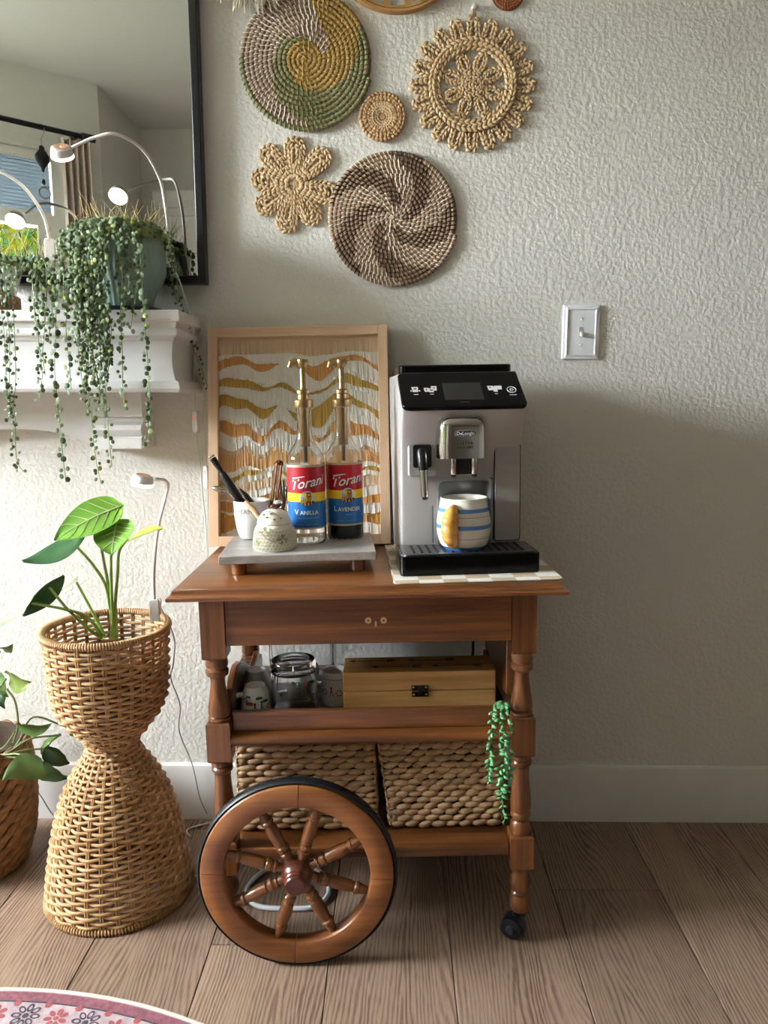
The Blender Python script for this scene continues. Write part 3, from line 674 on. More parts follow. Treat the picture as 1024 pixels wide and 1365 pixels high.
# ================================================================== on the cart top
# ---- shadow-box picture of layered cut paper
FB = wy(282, 727, -.112); FT = wy(281, 436, -.018)
fbl = cart_px(282, 727, TOPZ); fbr = cart_px(520, 723.5, TOPZ)
fbl.y = fbr.y = -.112; wid = .414
fz = (MC @ V((0, .33, TOPZ))).z
lean = 11.0; FH = .505; FW = .416
MF = on_cart(-.2125, -.115, TOPZ + .0036, 0.0) @ RX(-lean)
pf_ = thing('framed_paper_art', 'framed picture of layered cut paper waves leaning on the wall', 'picture', MF)
M_OAK = wood('frame_oak', 'c7a380', 'd2b08d', 'dcbd9b', 'z', 1.2, rough=.55, coat=.0); M_OAKX = wood('frame_oak_rail', 'c7a380', 'd2b08d', 'dcbd9b', 'x', 1.2, rough=.55, coat=.0)
bw, bd_ = .0225, .034
for x0, x1, z0, z1, m_ in ((-FW / 2, -FW / 2 + bw, 0, FH, M_OAK), (FW / 2 - bw, FW / 2, 0, FH, M_OAK), (-FW / 2 + bw, FW / 2 - bw, 0, bw, M_OAKX), (-FW / 2 + bw, FW / 2 - bw, FH - bw, FH, M_OAKX)):
    MB().box(x0, x1, -bd_ / 2, bd_ / 2, z0, z1).build('frame_bar', m_, pf_, bevel=.0008)
MB().box(-FW / 2 + bw, FW / 2 - bw, .010, .014, bw, FH - bw).build('backing', mat('paper_cream', 'e4dccb', .85), pf_)
PAP = {'t': mat('paper_tan', 'd2b592', .85), 'w': mat('paper_white', 'efeae0', .85), 'o': mat('paper_ochre', 'c98f4d', .85), 'g': mat('paper_gold', 'b8933f', .85), 'c': mat('paper_caramel', 'd3a067', .85)}
IW, IH = FW - 2 * bw, FH - 2 * bw
bands = 't20 w9 o9 w10 w8 g6 w9 w8 g12 w9 w7 o9 w9 w8 t6 c15 w8 g6 w8 t9 w7 o8 w7 g8 o10 w9'.split()
random.seed(21); NB = len(bands); ncol = 118; spec = [(q[0], float(q[1:]), random.random(), random.random()) for q in bands]
def wav(x, ph): return .55 * sin(2 * pi * (x * 1.5 + ph)) + .35 * sin(2 * pi * (x * 2.7 + ph * 2.3)) + .18 * sin(2 * pi * (x * 5.3 + ph * 3.1))
def heights(x):
    t_ = [max(0.0, h * (1 + (1.25 if k in 'og' else .75) * wav(x, ph))) for k, h, ph, _ in spec]; t_[0] = spec[0][1] * (1 + .2 * wav(x, spec[0][2])); tot = sum(t_); acc = 0; o = [0.0]
    for v in t_: acc += v / tot; o.append(acc)
    return o
cols = [heights((c + .5) / ncol) for c in range(ncol)]
for i, (k, h, ph, _) in enumerate(spec):
    def flush():
        if mb.f: mb.build('paper_strip', PAP[k], pf_, smooth=0)
    mb = MB(); y0 = -.005 + .00055 * i
    for c in range(ncol):
        top, bot = cols[c][i], cols[c][i + 1]
        if bot - top < .0025:
            flush(); mb = MB(); continue
        top = max(0, top - .012); bot = min(1, bot + random.uniform(-.002, .002))
        j = random.uniform(-.0002, .0002); tw = random.uniform(-.0009, .0009); curl = random.uniform(.0006, .0034)
        X0, X1_ = -IW / 2 + c / ncol * IW + .0002, -IW / 2 + (c + 1) / ncol * IW - .0002; Z0, Z1 = bw + IH * (1 - top), bw + IH * (1 - bot)
        mb.add([(X0, y0 + j, Z0), (X1_, y0 + j, Z0), (X1_, y0 - curl + tw + j, Z1), (X0, y0 - curl - tw + j, Z1)], [(0, 1, 2, 3)])
    flush()

# ---- stone slab on wooden feet
SLZ = TOPZ + .042
s0 = cart_px(289, 740.4, SLZ); s1 = cart_px(498, 733.8, SLZ); s2 = cart_px(497, 711.4, SLZ); s3 = cart_px(315.4, 714.8, SLZ)
smid = (s0 + s1 + s2 + s3) / 4; syaw = math.degrees(atan2(s1.y - s0.y, s1.x - s0.x))
syaw = max(-8, min(8, syaw))
SW_, SD = (s1 - s0).length, .215
MS = on_cart(smid.x, smid.y, TOPZ, syaw)
sl = thing('stone_serving_slab', 'grey veined stone slab on round wooden feet under the syrup bottles', 'serving board', MS)
st_ = NT('grey_stone'); v_ = st_.coords((1, 3, 1)); nz = st_.noise(v_, 14, 6, .65, 1.2); st_.l(st_.ramp(nz, [(.3, '8f8b88'), (.72, 'c4c0bc'), (.5, 'aaa6a2')]), st_.b.inputs['Base Color']); st_.b.inputs['Roughness'].default_value = .35
MB().box(-SW_ / 2, SW_ / 2, -SD / 2, SD / 2, .026, .042).build('slab', st_.m, sl, bevel=.0015)
for x in (-SW_ / 2 + .035, SW_ / 2 - .035):
    for y in (-SD / 2 + .03, SD / 2 - .03): MB().lathe([(.0135, 0), (.015, .002), (.015, .026)], 18, M=T3(x, y, 0)).build('foot', CTZ, sl)
MSI = MS.inverted()
def on_slab(px, py_, yaw=0.0, back=0.0):
    q = cart_px(px, py_, SLZ); return on_cart(q.x, q.y + back, SLZ, yaw)

# ---- syrup bottles
M_PET = mat('clear_bottle', 'ffffff', .03, trans=1.0, ior=1.40)
M_BRASS = mat('gold_pump', 'a98f68', .38, 1.0, var='9b8159', vs=20)
LR, LY, LB, LT = mat('label_red', 'b01224', .4), mat('label_yellow', 'f4cf10', .4), mat('label_blue', '0d62a8', .4), mat('label_edge', 'b9a98e', .4)
L_W, L_S, L_K, L_O = mat('print_white', 'f4f2ee', .45), mat('print_shadow', '45101a', .5), mat('print_brown', '3a2a1c', .5), mat('print_orange', 'd99a3a', .5)
L_SKY = mat('print_sky', 'c9dbe8', .5); L_LB = mat('print_pale_blue', '7fb0d8', .5)
BR = .0385
def bottle(lab, M, flavour, liquid, rot, lvl):
    b = thing('syrup_bottle', lab, 'bottle', M, 'syrup bottles on the stone slab')
    out = [(.001, .0), (.033, .0), (.0365, .002), (BR, .006), (BR, .172), (.0375, .178), (.034, .186), (.027, .196), (.0205, .206), (.0168, .216), (.0152, .232), (.0145, .268), (.0155, .270), (.0155, .277)]
    t = .0013; inn = [(r - t, z) for r, z in out[4:]][::-1] + [(BR - t, .008), (.034, .0035), (.001, .0035)]
    MB().lathe(out + inn, 40).build('bottle_body', M_PET, b, smooth=40)
    MB().lathe([(.001, .0042), (.0336, .0042), (BR - t - .0004, .0088), (BR - t - .0004, min(lvl, .171)), (.001, min(lvl, .171))], 36).build('syrup', liquid, b, smooth=40)
    a0, a1 = rad(-90 - 118 + rot), rad(-90 + 118 + rot); rl = BR + .0004
    lb = MB(); zs = [.0320, .0355, .0885, .1065, .1585, .1630]
    for (z0, z1), mi in zip(zip(zs[:-1], zs[1:]), (3, 2, 1, 0, 3)):
        lb.lathe([(rl, z0), (rl, z1)], 40, mi=mi, a0=a0, a1=a1, caps=False)
    lab_o = lb.build('label', [LR, LY, LB, LT], b, smooth=40)
    def on(u, v, h=.0004, c=0.0):
        a = rad(-90 + rot + c) + u / rl; return V(((rl + h) * cos(a), (rl + h) * sin(a), v))
    m1 = MB(); text_mesh(m1, 'Torani', .0275, lambda u, v: on(u + .0008, v + .1255 + u * .16, .0003), 1, .32, .0005); text_mesh(m1, 'Torani', .0275, lambda u, v: on(u, v + .1265 + u * .16, .0006), 0, .32, .0004)
    NB_ = 8
    for zz_, hh_, mi_ in ((.1385, .0005, 1), (.1395, .0009, 0)):
        top_ = [(-.031 + .027 * k / NB_, zz_ + .0032 - .0012 * k / NB_) for k in range(NB_ + 1)]; bot_ = [(-.031 + .027 * k / NB_, zz_ + .0006 * k / NB_) for k in range(NB_ + 1)]
        m1.add([on(u, z + u * .16, hh_) for u, z in top_ + bot_], [(k, k + 1, NB_ + 2 + k, NB_ + 1 + k) for k in range(NB_)], mi_)
    m1.build('brand_lettering', [L_W, L_S], lab_o, smooth=0)
    m2 = MB(); text_mesh(m2, flavour[0], .0150, lambda u, v: on(u - .0042 * (len(flavour) - 1.5), v + .0675), 0, 0, .0002)
    text_mesh(m2, flavour[1:], .0115, lambda u, v: on(u + .0036, v + .0662), 0, 0, .0002); m2.build('flavour_lettering', [L_W], lab_o, smooth=0)
    # town emblem: pale oval, brown tower, quay with masts
    m3 = MB(); N = 24; m3.add([on(.0145 * cos(2 * pi * k / N),   .0965 + .0145 * sin(2 * pi * k / N), .0008) for k in range(N)], [tuple(range(N))], 2)
    def rq(u0, u1, v0, v1, mi, h):
        v0 -= .0205; v1 -= .0205; m3.add([on(u0, v0, h), on(u1, v0, h), on(u1, v1, h), on(u0, v1, h)], [(0, 1, 2, 3)], mi)
    for k in range(9): rq(-.016 + .0033 * k, -.0128 + .0033 * k, .1015 + .001 * abs(k - 4), .1065 + .0013 * ((k * 5) % 3), k % 2, .001)
    rq(-.001, .0075, .104, .1285, 0, .0011); rq(.0005, .006, .121, .126, 1, .0013); rq(.0005, .0025, .110, .119, 1, .0013); rq(.004, .006, .110, .119, 1, .0013)
    for k in range(3): rq(-.0115 + .0035 * k, -.0105 + .0035 * k, .106, .121 - .002 * k, 0, .0012); rq(-.0125 + .0035 * k, -.0095 + .0035 * k, .107, .114, 1, .0011)
    rq(.009, .013, .105, .111, 0, .0011); m3.build('town_emblem', [L_K, L_O, L_SKY], lab_o, smooth=0)
    m4 = MB()
    for k in range(26 if len(flavour) == 7 and flavour[0] == 'V' else 9):
        n_ = 26 if flavour[0] == 'V' else 9; u = (k - n_ / 2) * .00165 + .002; m4.add([on(u, .0545), on(u + .0012, .0545), on(u + .0012, .0561), on(u, .0561)], [(0, 1, 2, 3)], 0)
    for k in range(20):
        if k in (7, 8, 14): continue
        u = (k - 11) * .0022; m4.add([on(u, .0415), on(u + .0014, .0415), on(u + .0014, .0430), on(u, .0430)], [(0, 1, 2, 3)], 1)
    m4.build('small_print', [L_LB, mat('print_gold', '9c8f55', .5)], lab_o, smooth=0)
    # pump
    MB().lathe([(.0001, .312), (.0185, .312), (.0195, .3145), (.0195, .3265), (.0165, .3285), (.012, .329), (.012, .338), (.0135, .340), (.0135, .346), (.0075, .348), (.0065, .350), (.0058, .352), (.0058, .397), (.0001, .397)], 28, M=T3(0, 0, -.035)).build('pump_collar', M_BRASS, b)
    MB().lathe([(.0001, .198), (.0095, .198), (.0105, .200), (.0105, .276), (.0001, .276)], 22).build('pump_tube', M_BRASS, b)
    MB().tube([(0, 0, .165), (0, 0, .200)], .0038, 10).build('dip_tube', mat('dip_tube', 'cfcfcb', .4, trans=.5), b)
    hp_ = MB().lathe([(.0001, .358), (.008, .358), (.011, .362), (.0125, .368), (.0115, .3725), (.0001, .3735)], 20)
    hp_.tube([(.003, 0, .366), (-.014, -.004, .368), (-.022, -.006, .3655), (-.0255, -.007, .357)], [.008, .0072, .006, .0045], 12)
    hp_.build('pump_head', M_BRASS, b)
    return b
M_SYR = mat('clear_syrup', 'ffffff', .0, trans=1.0, ior=1.06); M_SYRD = mat('dark_syrup', '140a08', .05, coat=.3)
bottle('clear syrup bottle with gold pump and VANILLA label', on_slab(411, 722, 0), 'VANILLA', M_SYR, 8, .15)
bottle('dark syrup bottle with gold pump and LAVENDER label', on_slab(461, 716.5, 0), 'LAVENDER', M_SYRD, 14, .15)

# ---- cream cup with utensils
M_CER = mat('white_ceramic', 'e9e9e6', .22, coat=.3)
MCU = on_slab(338, 717, 0); cp_ = thing('lettered_cup', 'white ceramic cup lettered CREAM holding utensils', 'cup', MCU)
pr = [(.001, 0), (.022, 0), (.0285, .003), (.033, .015), (.0365, .035), (.0385, .055), (.0395, .082), (.0385, .083), (.0372, .081), (.0362, .055), (.034, .035), (.030, .015), (.024, .007), (.001, .007)]
MB().lathe(pr, 36).build('cup_body', M_CER, cp_, smooth=40)
def on_cup(u, v): a = rad(-90 - 22) + u / .0392; return V((.0395 * cos(a), .0395 * sin(a), v + .0625))
mb = text_mesh(MB(), 'CREAM', .0115, on_cup, 0, 0, -.0001, spacing=1.25)
for k in range(5):       # small serifs
    for e in (-.0028, .0028):
        for v in (-.0041, .0041): u = (k - 2) * .0091 + e; mb.add([on_cup(u - .0012, v - .0003), on_cup(u + .0012, v - .0003), on_cup(u + .0012, v + .0003), on_cup(u - .0012, v + .0003)], [(0, 1, 2, 3)])
mb.build('lettering', mat('print_charcoal', '4a4d4f', .5), cp_, smooth=0)
CU = MCU.translation
def px_at(px, py_, dy=0.0): return wy(px, py_, CU.y + dy)
M_BLK = mat('black_plastic', '141415', .35); M_STEEL = mat('brushed_steel', 'b9b4aa', .25, 1.0); M_BRONZE = mat('bronze_steel', '6b4c37', .25, .9)
def util(name, label, base=None):
    o = thing(name, label, 'utensil', px_at(*(base or (338, 705))), 'utensils in the lettered cup'); return o, o.location.copy()
fr_, o0 = util('milk_frother', 'black handheld milk frother leaning out of the lettered cup')
MB().tube([px_at(347, 700, .0) - o0, px_at(318, 665, .006) - o0], [.0085, .0095], 14).build('frother_body', M_BLK, fr_)
MB().tube([px_at(318, 665, .006) - o0, px_at(299.5, 636, .01) - o0, px_at(296, 630, .011) - o0], [.0105, .0085, .0062], 14).build('neck', M_BLK, fr_)
MB().tube([px_at(296, 630, .011) - o0, px_at(283.5, 611, .014) - o0], [.0045, .0075], 14).build('grip', M_BLK, fr_, bevel=.001)
cc0 = px_at(282.5, 609.5, .014) - o0; ax = (px_at(282.5, 609.5, .014) - px_at(299, 636, .01)).normalized()
rm = ax.to_track_quat('Z', 'Y').to_matrix().to_4x4(); MB().lathe([(.0001, 0), (.0075, 0), (.0085, .0015), (.0075, .003), (.0001, .003)], 18, M=Matrix.Translation(cc0) @ rm).build('end_cap', M_STEEL, fr_)
sp_, o0 = util('coffee_scoop', 'black plastic scoop standing in the lettered cup', (345, 700))
bowl = [px_at(320, 652, -.004) - o0, px_at(328, 660, -.006) - o0, px_at(338, 674, -.008) - o0, px_at(346, 690, -.008) - o0, px_at(352, 702, -.006) - o0]
MB().tube(bowl, [.004, .010, .0135, .0125, .006], 14, flat=.45).build('scoop_blade', M_BLK, sp_)
ts, o0 = util('teaspoon', 'bright steel teaspoon with its bowl hanging left over the cup rim', (330, 700))
MB().tube([px_at(345, 712, .01) - o0, px_at(312, 664, -.012) - o0, px_at(303, 655, -.016) - o0], [.0022, .0025, .003], 8, flat=.6).build('handle', M_STEEL, ts)
MB().ell(px_at(292.5, 652, -.018) - o0, .0165, .008, .0065, M=RY(12), n=16, m=9).build('bowl', M_STEEL, ts)
tn, o0 = util('sugar_tongs', 'bronze coloured tongs standing upright in the lettered cup', (362, 705))
for pa, pb, dy in (((357, 712), (368.5, 617), -.010), ((363, 712), (374.5, 620), .006)):
    p, q = px_at(*pa, dy) - o0, px_at(*pb, dy) - o0; MB().tube([p, p.lerp(q, .5), q], [.0032, .0052, .0062], 12, flat=.35).build('tong_arm', M_BRONZE, tn)
MB().tube(spline([px_at(368.5, 618, -.010) - o0, px_at(371, 614.5, -.006) - o0, px_at(374, 616, .002) - o0, px_at(374.5, 620, .006) - o0], 5), .0055, 10, flat=.4).build('spring_bend', M_BRONZE, tn)
fk, o0 = util('small_fork', 'small dark steel fork standing in the cup behind the honey pot', (372, 700))
M_DKS = mat('dark_steel', '6d655c', .3, .9); dv = .006
MB().tube([px_at(369, 715, dv) - o0, px_at(378, 668, dv) - o0], .0022, 8).build('handle', M_DKS, fk)
MB().tube([px_at(378, 668, dv) - o0, px_at(375, 656, dv) - o0, px_at(374.5, 640, dv) - o0], [.003, .0022, .0012], 8).build('tine', M_DKS, fk)
MB().tube([px_at(378, 668, dv) - o0, px_at(378.5, 652, dv) - o0, px_at(377.5, 640, dv) - o0], [.003, .0022, .0012], 8).build('tine', M_DKS, fk)
ds_, o0 = util('small_spoon', 'small dark steel spoon beside the fork in the cup', (374, 700))
MB().tube([px_at(372, 715, dv + .012) - o0, px_at(382, 658, dv + .012) - o0], .002, 8).build('handle', M_DKS, ds_)
MB().ell(px_at(383.5, 653, dv + .012) - o0, .006, .003, .0085, n=14, m=8).build('bowl', M_DKS, ds_)
hd, o0 = util('honey_dipper', 'pale wooden honey dipper leaning from the honey pot', (347, 692))
M_BEECH = wood('beech', 'c69d78', 'd3ad88', 'dcb995', 'z', 2, rough=.55, coat=0)
MB().tube([px_at(347, 692, -.052) - o0, px_at(338, 679, -.05) - o0, px_at(327, 668, -.045) - o0], [.005, .0058, .0042], 12).build('handle', M_BEECH, hd)
for t in (.35, .5, .65):
    c_ = (px_at(347, 692, -.052) - o0).lerp(px_at(327, 668, -.045) - o0, t); MB().ell(c_, .0063, .0063, .0025, M=(px_at(327, 668) - px_at(347, 692)).to_track_quat('Z', 'Y').to_matrix().to_4x4(), n=12, m=5).build('ring', M_BEECH, hd)

# ---- beehive honey pot
MHP = on_slab(367, 731, 0); hpot = thing('honey_pot', 'cream beehive shaped honey pot with painted clover and brown knob', 'jar', MHP)
M_HP = mat('cream_glaze', 'ece7d9', .3, coat=.3, var='e2dcc8', vs=25)
bp = [(.001, 0), (.040, 0), (.0425, .003), (.0425, .010), (.0415, .020), (.039, .034), (.0358, .047), (.0335, .0505), (.032, .0515), (.001, .0515)]
MB().lathe(bp, 36).build('pot_body', M_HP, hpot, smooth=50)
lp = [(.0325, .0520), (.034, .0535), (.0335, .056), (.0300, .065), (.0235, .0735), (.014, .079), (.006, .0805), (.0001, .081)]
MB().lathe(lp, 36).build('lid', M_HP, hpot, smooth=50)
def hp_r(z):
    P_ = bp[2:7]; 
    return piece(z, [(a_[1], a_[0]) for a_ in P_])
hx = MB()
for row in range(6):
    z = .0065 + row * .0066; r = hp_r(z); n_ = 36
    for k in range(n_):
        a = 2 * pi * (k + .5 * (row % 2)) / n_
        if sin(a) > .35: continue
        R_ = V((cos(a), sin(a), 0)); S_ = V((-sin(a), cos(a), 0)); c_ = R_ * r + V((0, 0, z)); ro, ri = .0037, .0029
        ring = [c_ + (S_ * cos(q) + V((0, 0, 1)) * sin(q)) * ro for q in [pi / 6 + pi / 3 * i for i in range(6)]]; rin = [c_ + R_ * .0016 + (S_ * cos(q) + V((0, 0, 1)) * sin(q)) * ri for q in [pi / 6 + pi / 3 * i for i in range(6)]]
        rc = [c_ + R_ * .0003 + (S_ * cos(q) + V((0, 0, 1)) * sin(q)) * ri * .75 for q in [pi / 6 + pi / 3 * i for i in range(6)]]
        hx.loft([ring, rin, rc], caps=False); hx.add(rc, [tuple(range(6))], 1)
hx.build('honeycomb_relief', [M_HP, mat('darker_cell_glaze', 'cdc6ae', .25, coat=.4)], hpot, smooth=30, kind='stuff')  # sunk cell centres coloured darker so the relief reads
M_LEAFP = mat('painted_clover', '93a06f', .4, var='7d8c5c', vs=60); M_VINE = mat('painted_stem', '6a4436', .4)
lv = MB(); random.seed(5)
def hp_on(a, z, h=.0012): r = hp_r(z) + h; return V((r * cos(a), r * sin(a), z))
for a, z in ((-140, .022), (-132, .016), (-146, .014), (-112, .046), (-100, .037), (-92, .043), (-70, .026), (-58, .030), (-64, .018), (-50, .022)):
    for k in range(3):
        q = k * 2.1 + a; c_ = hp_on(rad(a) + .05 * cos(q), z + .0022 * sin(q)); R_ = V((c_.x, c_.y, 0)).normalized(); S_ = V((-R_.y, R_.x, 0))
        lv.add([c_ + (S_ * cos(t) + V((0, 0, 1)) * sin(t)) * .0024 for t in [2 * pi * i / 8 for i in range(8)]], [tuple(range(8))], 0)
for pth in ([(-150, .034), (-135, .037), (-122, .038), (-105, .029), (-88, .0225), (-70, .024), (-58, .028)], [(-122, .038), (-112, .044)], [(-64, .026), (-60, .016)]):
    lv.tube(spline([hp_on(rad(a), z) for a, z in pth], 4), .0006, 5, mi=1)
for a, rr_, z in ((-80, .031, .0635), (-110, .029, .067), (-55, .030, .065), (-95, .024, .0735), (-130, .026, .0715)):
    c_ = V((rr_ * cos(rad(a)), rr_ * sin(rad(a)), z)); lv.ell(c_, .003, .003, .002, n=8, m=4, mi=0)
lv.tube(spline([V((r * cos(rad(a)), r * sin(rad(a)), z)) for a, r, z in ((-120, .020, .0772), (-90, .0215, .0762), (-65, .0275, .0700), (-58, .0315, .0618))], 4), .0006, 5, mi=1)
lv.build('painted_clover', [M_LEAFP, M_VINE], hpot)
kn = MB().ell((.004, 0, .086), .0135, .0065, .0055, M=RY(-12), n=14, m=8); kn.ell((-.008, 0, .085), .006, .005, .004, n=12, m=6); kn.tube([(.002, 0, .080), (.002, 0, .084)], .005, 10)
kn.build('knob', mat('brown_glaze', '4b2618', .2, coat=.5), hpot)
kw = MB()
for s_ in (-1, 1): kw.ell((.008, .005 * s_, .093), .007, .003, .0035, M=RX(25 * s_), n=12, m=6)
kw.build('knob_wings', M_CER, hpot)
# ================================================================== place mat, coffee machine, mug
MYAW = 4.6
mfl = cart_px(525.5, 780, TOPZ); mfr = cart_px(752, 773.5, TOPZ)
mw = (mfr - mfl).length; mdir = math.degrees(atan2(mfr.y - mfl.y, mfr.x - mfl.x))
MM = on_cart((mfl.x + mfr.x) / 2, (mfl.y + mfr.y) / 2, TOPZ, mdir)
mm = thing('place_mat', 'white and beige checked mat under the coffee machine', 'mat', MM)
ck = NT('check_print'); tcn = ck.n('ShaderNodeTexCoord'); sp3 = ck.n('ShaderNodeSeparateXYZ'); ck.l(tcn.outputs['Object'], sp3.inputs[0])
sq = .0445
fa = ck.math('FLOOR', ck.math('DIVIDE', ck.math('ADD', sp3.outputs[0], 10 * sq + .02), sq)); fb = ck.math('FLOOR', ck.math('DIVIDE', ck.math('ADD', sp3.outputs[1], 10 * sq + .022), sq))
par = ck.math('MODULO', ck.math('ADD', fa, fb), 2.0)
ck.l(ck.ramp(par, [(.4, 'eeeae0'), (.6, 'c6b295')]), ck.b.inputs['Base Color']); ck.b.inputs['Roughness'].default_value = .6
o2 = rrect(mw, .405, .012); MB().prism([(u, v + .2025) for u, v in o2], .0012, .0030, lambda u, v, t: V((u, v, t))).build('mat_face', ck.m, mm, smooth=0)
MB().prism([(u, v + .2025) for u, v in o2], .0002, .0012, lambda u, v, t: V((u, v, t))).build('mat_backing', mat('mat_black', '1a1a1c', .7), mm, smooth=0)
MATZ = TOPZ + .003
a_ = cart_px(534, 768, MATZ); b_ = cart_px(722, 764, MATZ)
MK = on_cart((a_.x + b_.x) / 2, (a_.y + b_.y) / 2, MATZ, MYAW)
KW = (b_ - a_).length / 2                                    # half width of the drip tray
km = thing('coffee_machine', 'silver and black bean to cup coffee machine beside the paper picture', 'coffee machine', MK)
MKI = MK.inverted()
def kp(px, py_, yl):
    """machine-space point seen at a pixel on the plane y = yl of the machine"""
    o = MKI @ CAM; d = MKI.to_3x3() @ _ray(px, py_); return o + d * ((yl - o.y) / d.y)
M_SIL = mat('silver_plastic', 'bbb9b7', .36, .4); M_SIL2 = mat('silver_side', 'a9a7a5', .36, .5)
M_PIANO = mat('gloss_black', '060607', .16, spec=.25); M_CHR = mat('chrome', 'c9c6c1', .06, 1.0); M_MATB = mat('matt_black', '0e0e10', .5)
# drip tray
tz = kp(628, 739, .004).z
dt = MB().prism(rrect(2 * KW, .118, .010, cy=.059), 0.0, tz, lambda u, v, t: V((u, v, t))).build('drip_tray', M_PIANO, km, smooth=40, bevel=.002)
MB().prism(rrect(2 * KW - .014, .100, .008, cy=.059), tz, tz + .0018, lambda u, v, t: V((u, v, t))).build('grille_plate', mat('grille_steel', '77777a', .3, .9), dt, smooth=40)
for k in range(15):
    x = -.104 + k * .0149; p_ = [V((x + dx + (.5 - (y - .012) / .09) * 0, y, tz + .0022)) for dx, y in ((-.0022, .022), (.0022, .022), (.0022, .096), (-.0022, .096))]
    MB().box(x - .0024, x + .0024, .022, .096, tz + .0012, tz + .0028).build('grille_slot', M_MATB, dt)
MB().prism(rrect(.10, .014, .005, cx=-.002, cy=tz * .74), -.0008, .004, lambda u, v, t: V((u, t, v))).build('tray_grip', M_PIANO, dt, smooth=30)
# main housing: side outline pushed across the width
BY = .100; BX = KW - .0165; yt = .012
z1 = kp(620, 545, .048).z; z2 = kp(612, 500, .13).z                 # panel bottom / top
zr1 = kp(620, 638, BY).z; xa, xb = kp(582, 660, BY).x, kp(656.5, 660, BY).x
rest_ = [(BY, z1 - .115), (BY - .006, z1 - .075), (BY - .022, z1 - .042), (.060, z1 - .012), (.055, z1), (.128, z2 + .003), (.36, z2 + .003), (.365, z2 - .01), (.37, .0)]
full_ = [(BY + .005, .0), (BY + .001, zr1), (BY + .001, zr1 + .0003)] + rest_; cut_ = [(BY + .050, .0), (BY + .050, zr1), (BY + .001, zr1 + .0003)] + rest_
lw, rw = -BX - .004, BX
hb = MB(); hb.loft([[V((x, y + e * (1 if y < .2 else -1), z)) for y, z in pr_] for x, pr_, e in ((lw, full_, .005), (lw + .002, full_, .0018), (lw + .006, full_, 0), (xa, full_, 0), (xa, cut_, 0), (xb, cut_, 0), (xb, full_, 0), (rw - .006, full_, 0), (rw - .002, full_, .0018), (rw, full_, .005))])
hs_ = hb.build('housing', M_SIL, km, smooth=30)
# black sloping control panel
p0, p1, p2, p3 = V((-BX - .004, .050, z1)), V((BX + .003, .050, z1)), V((BX - .006, .127, z2 + .002)), V((-BX + .0005 - .004, .127, z2 + .002))
nrm = (p1 - p0).cross(p3 - p0).normalized()
if nrm.y > 0: nrm = -nrm
vx = (p1 - p0).normalized(); vy = ((p3 + p2) / 2 - (p0 + p1) / 2); ph_ = vy.length; vy.normalize(); pc = (p0 + p1 + p2 + p3) / 4
def pan(u, v, h): return pc + vx * u + vy * v + nrm * h
pw = (p1 - p0).length
def trap(u, v): return u * (1 - .022 * (v / ph_ + .5)), v
outl = [trap(u, v) for u, v in rrect(pw, ph_, .013, 6)]; outl = [(u, v) if v < 0 else (max(-pw * .4935, min(pw * .489, u * 1.02)), v) for u, v in outl]
cpn = MB().prism(outl, -.004, .005, pan).build('control_panel', M_PIANO, km, smooth=40, bevel=.002)
def pq(px, py_):
    o = MKI @ CAM; d = MKI.to_3x3() @ _ray(px, py_); q = o + d * ((pc + nrm * .005 - o).dot(nrm) / d.dot(nrm)) - pc
    return q.dot(vx), q.dot(vy)
c4 = [pq(*q) for q in ((590, 511.5), (640, 509.5), (645, 532), (593, 534))]
MB().prism(c4, .005, .0056, pan).build('display', mat('screen_grey', '2b2b29', .35, spec=.3), cpn, smooth=0)
ICN = mat('icon_white', 'c9c9cc', .4, emit='c9c9cc', es=.25); ICR = mat('icon_brown', '8a4a44', .5)
def icon(pxc, pyc, parts):
    mb = MB(); u0, v0 = pq(pxc, pyc); k = .0016
    for (a, b, c, d, mi) in parts: mb.add([pan(u0 + x * k, v0 + y * k, .0058 + .0002 * mi) for x, y in ((a, b), (c, b), (c * .9 + a * .1 if d < b else c, d), (a * .9 + c * .1 if d < b else a, d))], [(0, 1, 2, 3)], mi)
    mb.build('icon', [ICN, ICR], cpn, smooth=0)
icon(553.5, 521, [(-4, 4, 4, -5, 0), (-6, -2, -4, -4, 0), (4, -2, 6, -4, 0), (-2, 2, 2, -1, 1), (-3, -9, 3, -10, 0)])
icon(574, 520, [(-8, 2, -2, -5, 0), (-3, 1, 4, -6, 0), (1, 5, 8, -3, 0), (-6, 0, -4, -3, 1), (-1, -1, 3, -4, 1), (3, 3, 6, 0, 1), (-2, -9, 3, -10, 0)])
icon(659.5, 517, [(-9, 5, -2, -3, 0), (-3, 4, 3, -6, 0), (0, 5, 9, -2, 0), (-7, 3, -4, 1, 1), (-2, -9, 2, -10, 0)])
mb = MB(); u0, v0 = pq(681.5, 518.5); N = 20
mb.tube([pan(u0 + .0085 * cos(2 * pi * k / N), v0 + .0015 + .0085 * sin(2 * pi * k / N), .0058) for k in range(N)], .0007, 5, closed=True); mb.tube([pan(u0 + .003 * cos(2 * pi * k / N), v0 + .0015 + .003 * sin(2 * pi * k / N), .0058) for k in range(N)], .0006, 5, closed=True)
mb.add([pan(u0 + x, v0 + y, .0058) for x, y in ((-.007, -.013), (.007, -.013), (.007, -.0145), (-.007, -.0145))], [(0, 1, 2, 3)]); mb.build('icon', ICN, cpn, smooth=0)
u0, v0 = pq(619, 536.5); mb = MB()
for k in range(7): mb.add([pan(u0 - .009 + .0026 * k + x, v0 + y, .0058) for x, y in ((0, -.0007), (.0018, -.0007), (.0018, .0007), (0, .0007))], [(0, 1, 2, 3)])
mb.build('panel_print', mat('print_dim', '6e6e70', .5), cpn, smooth=0)
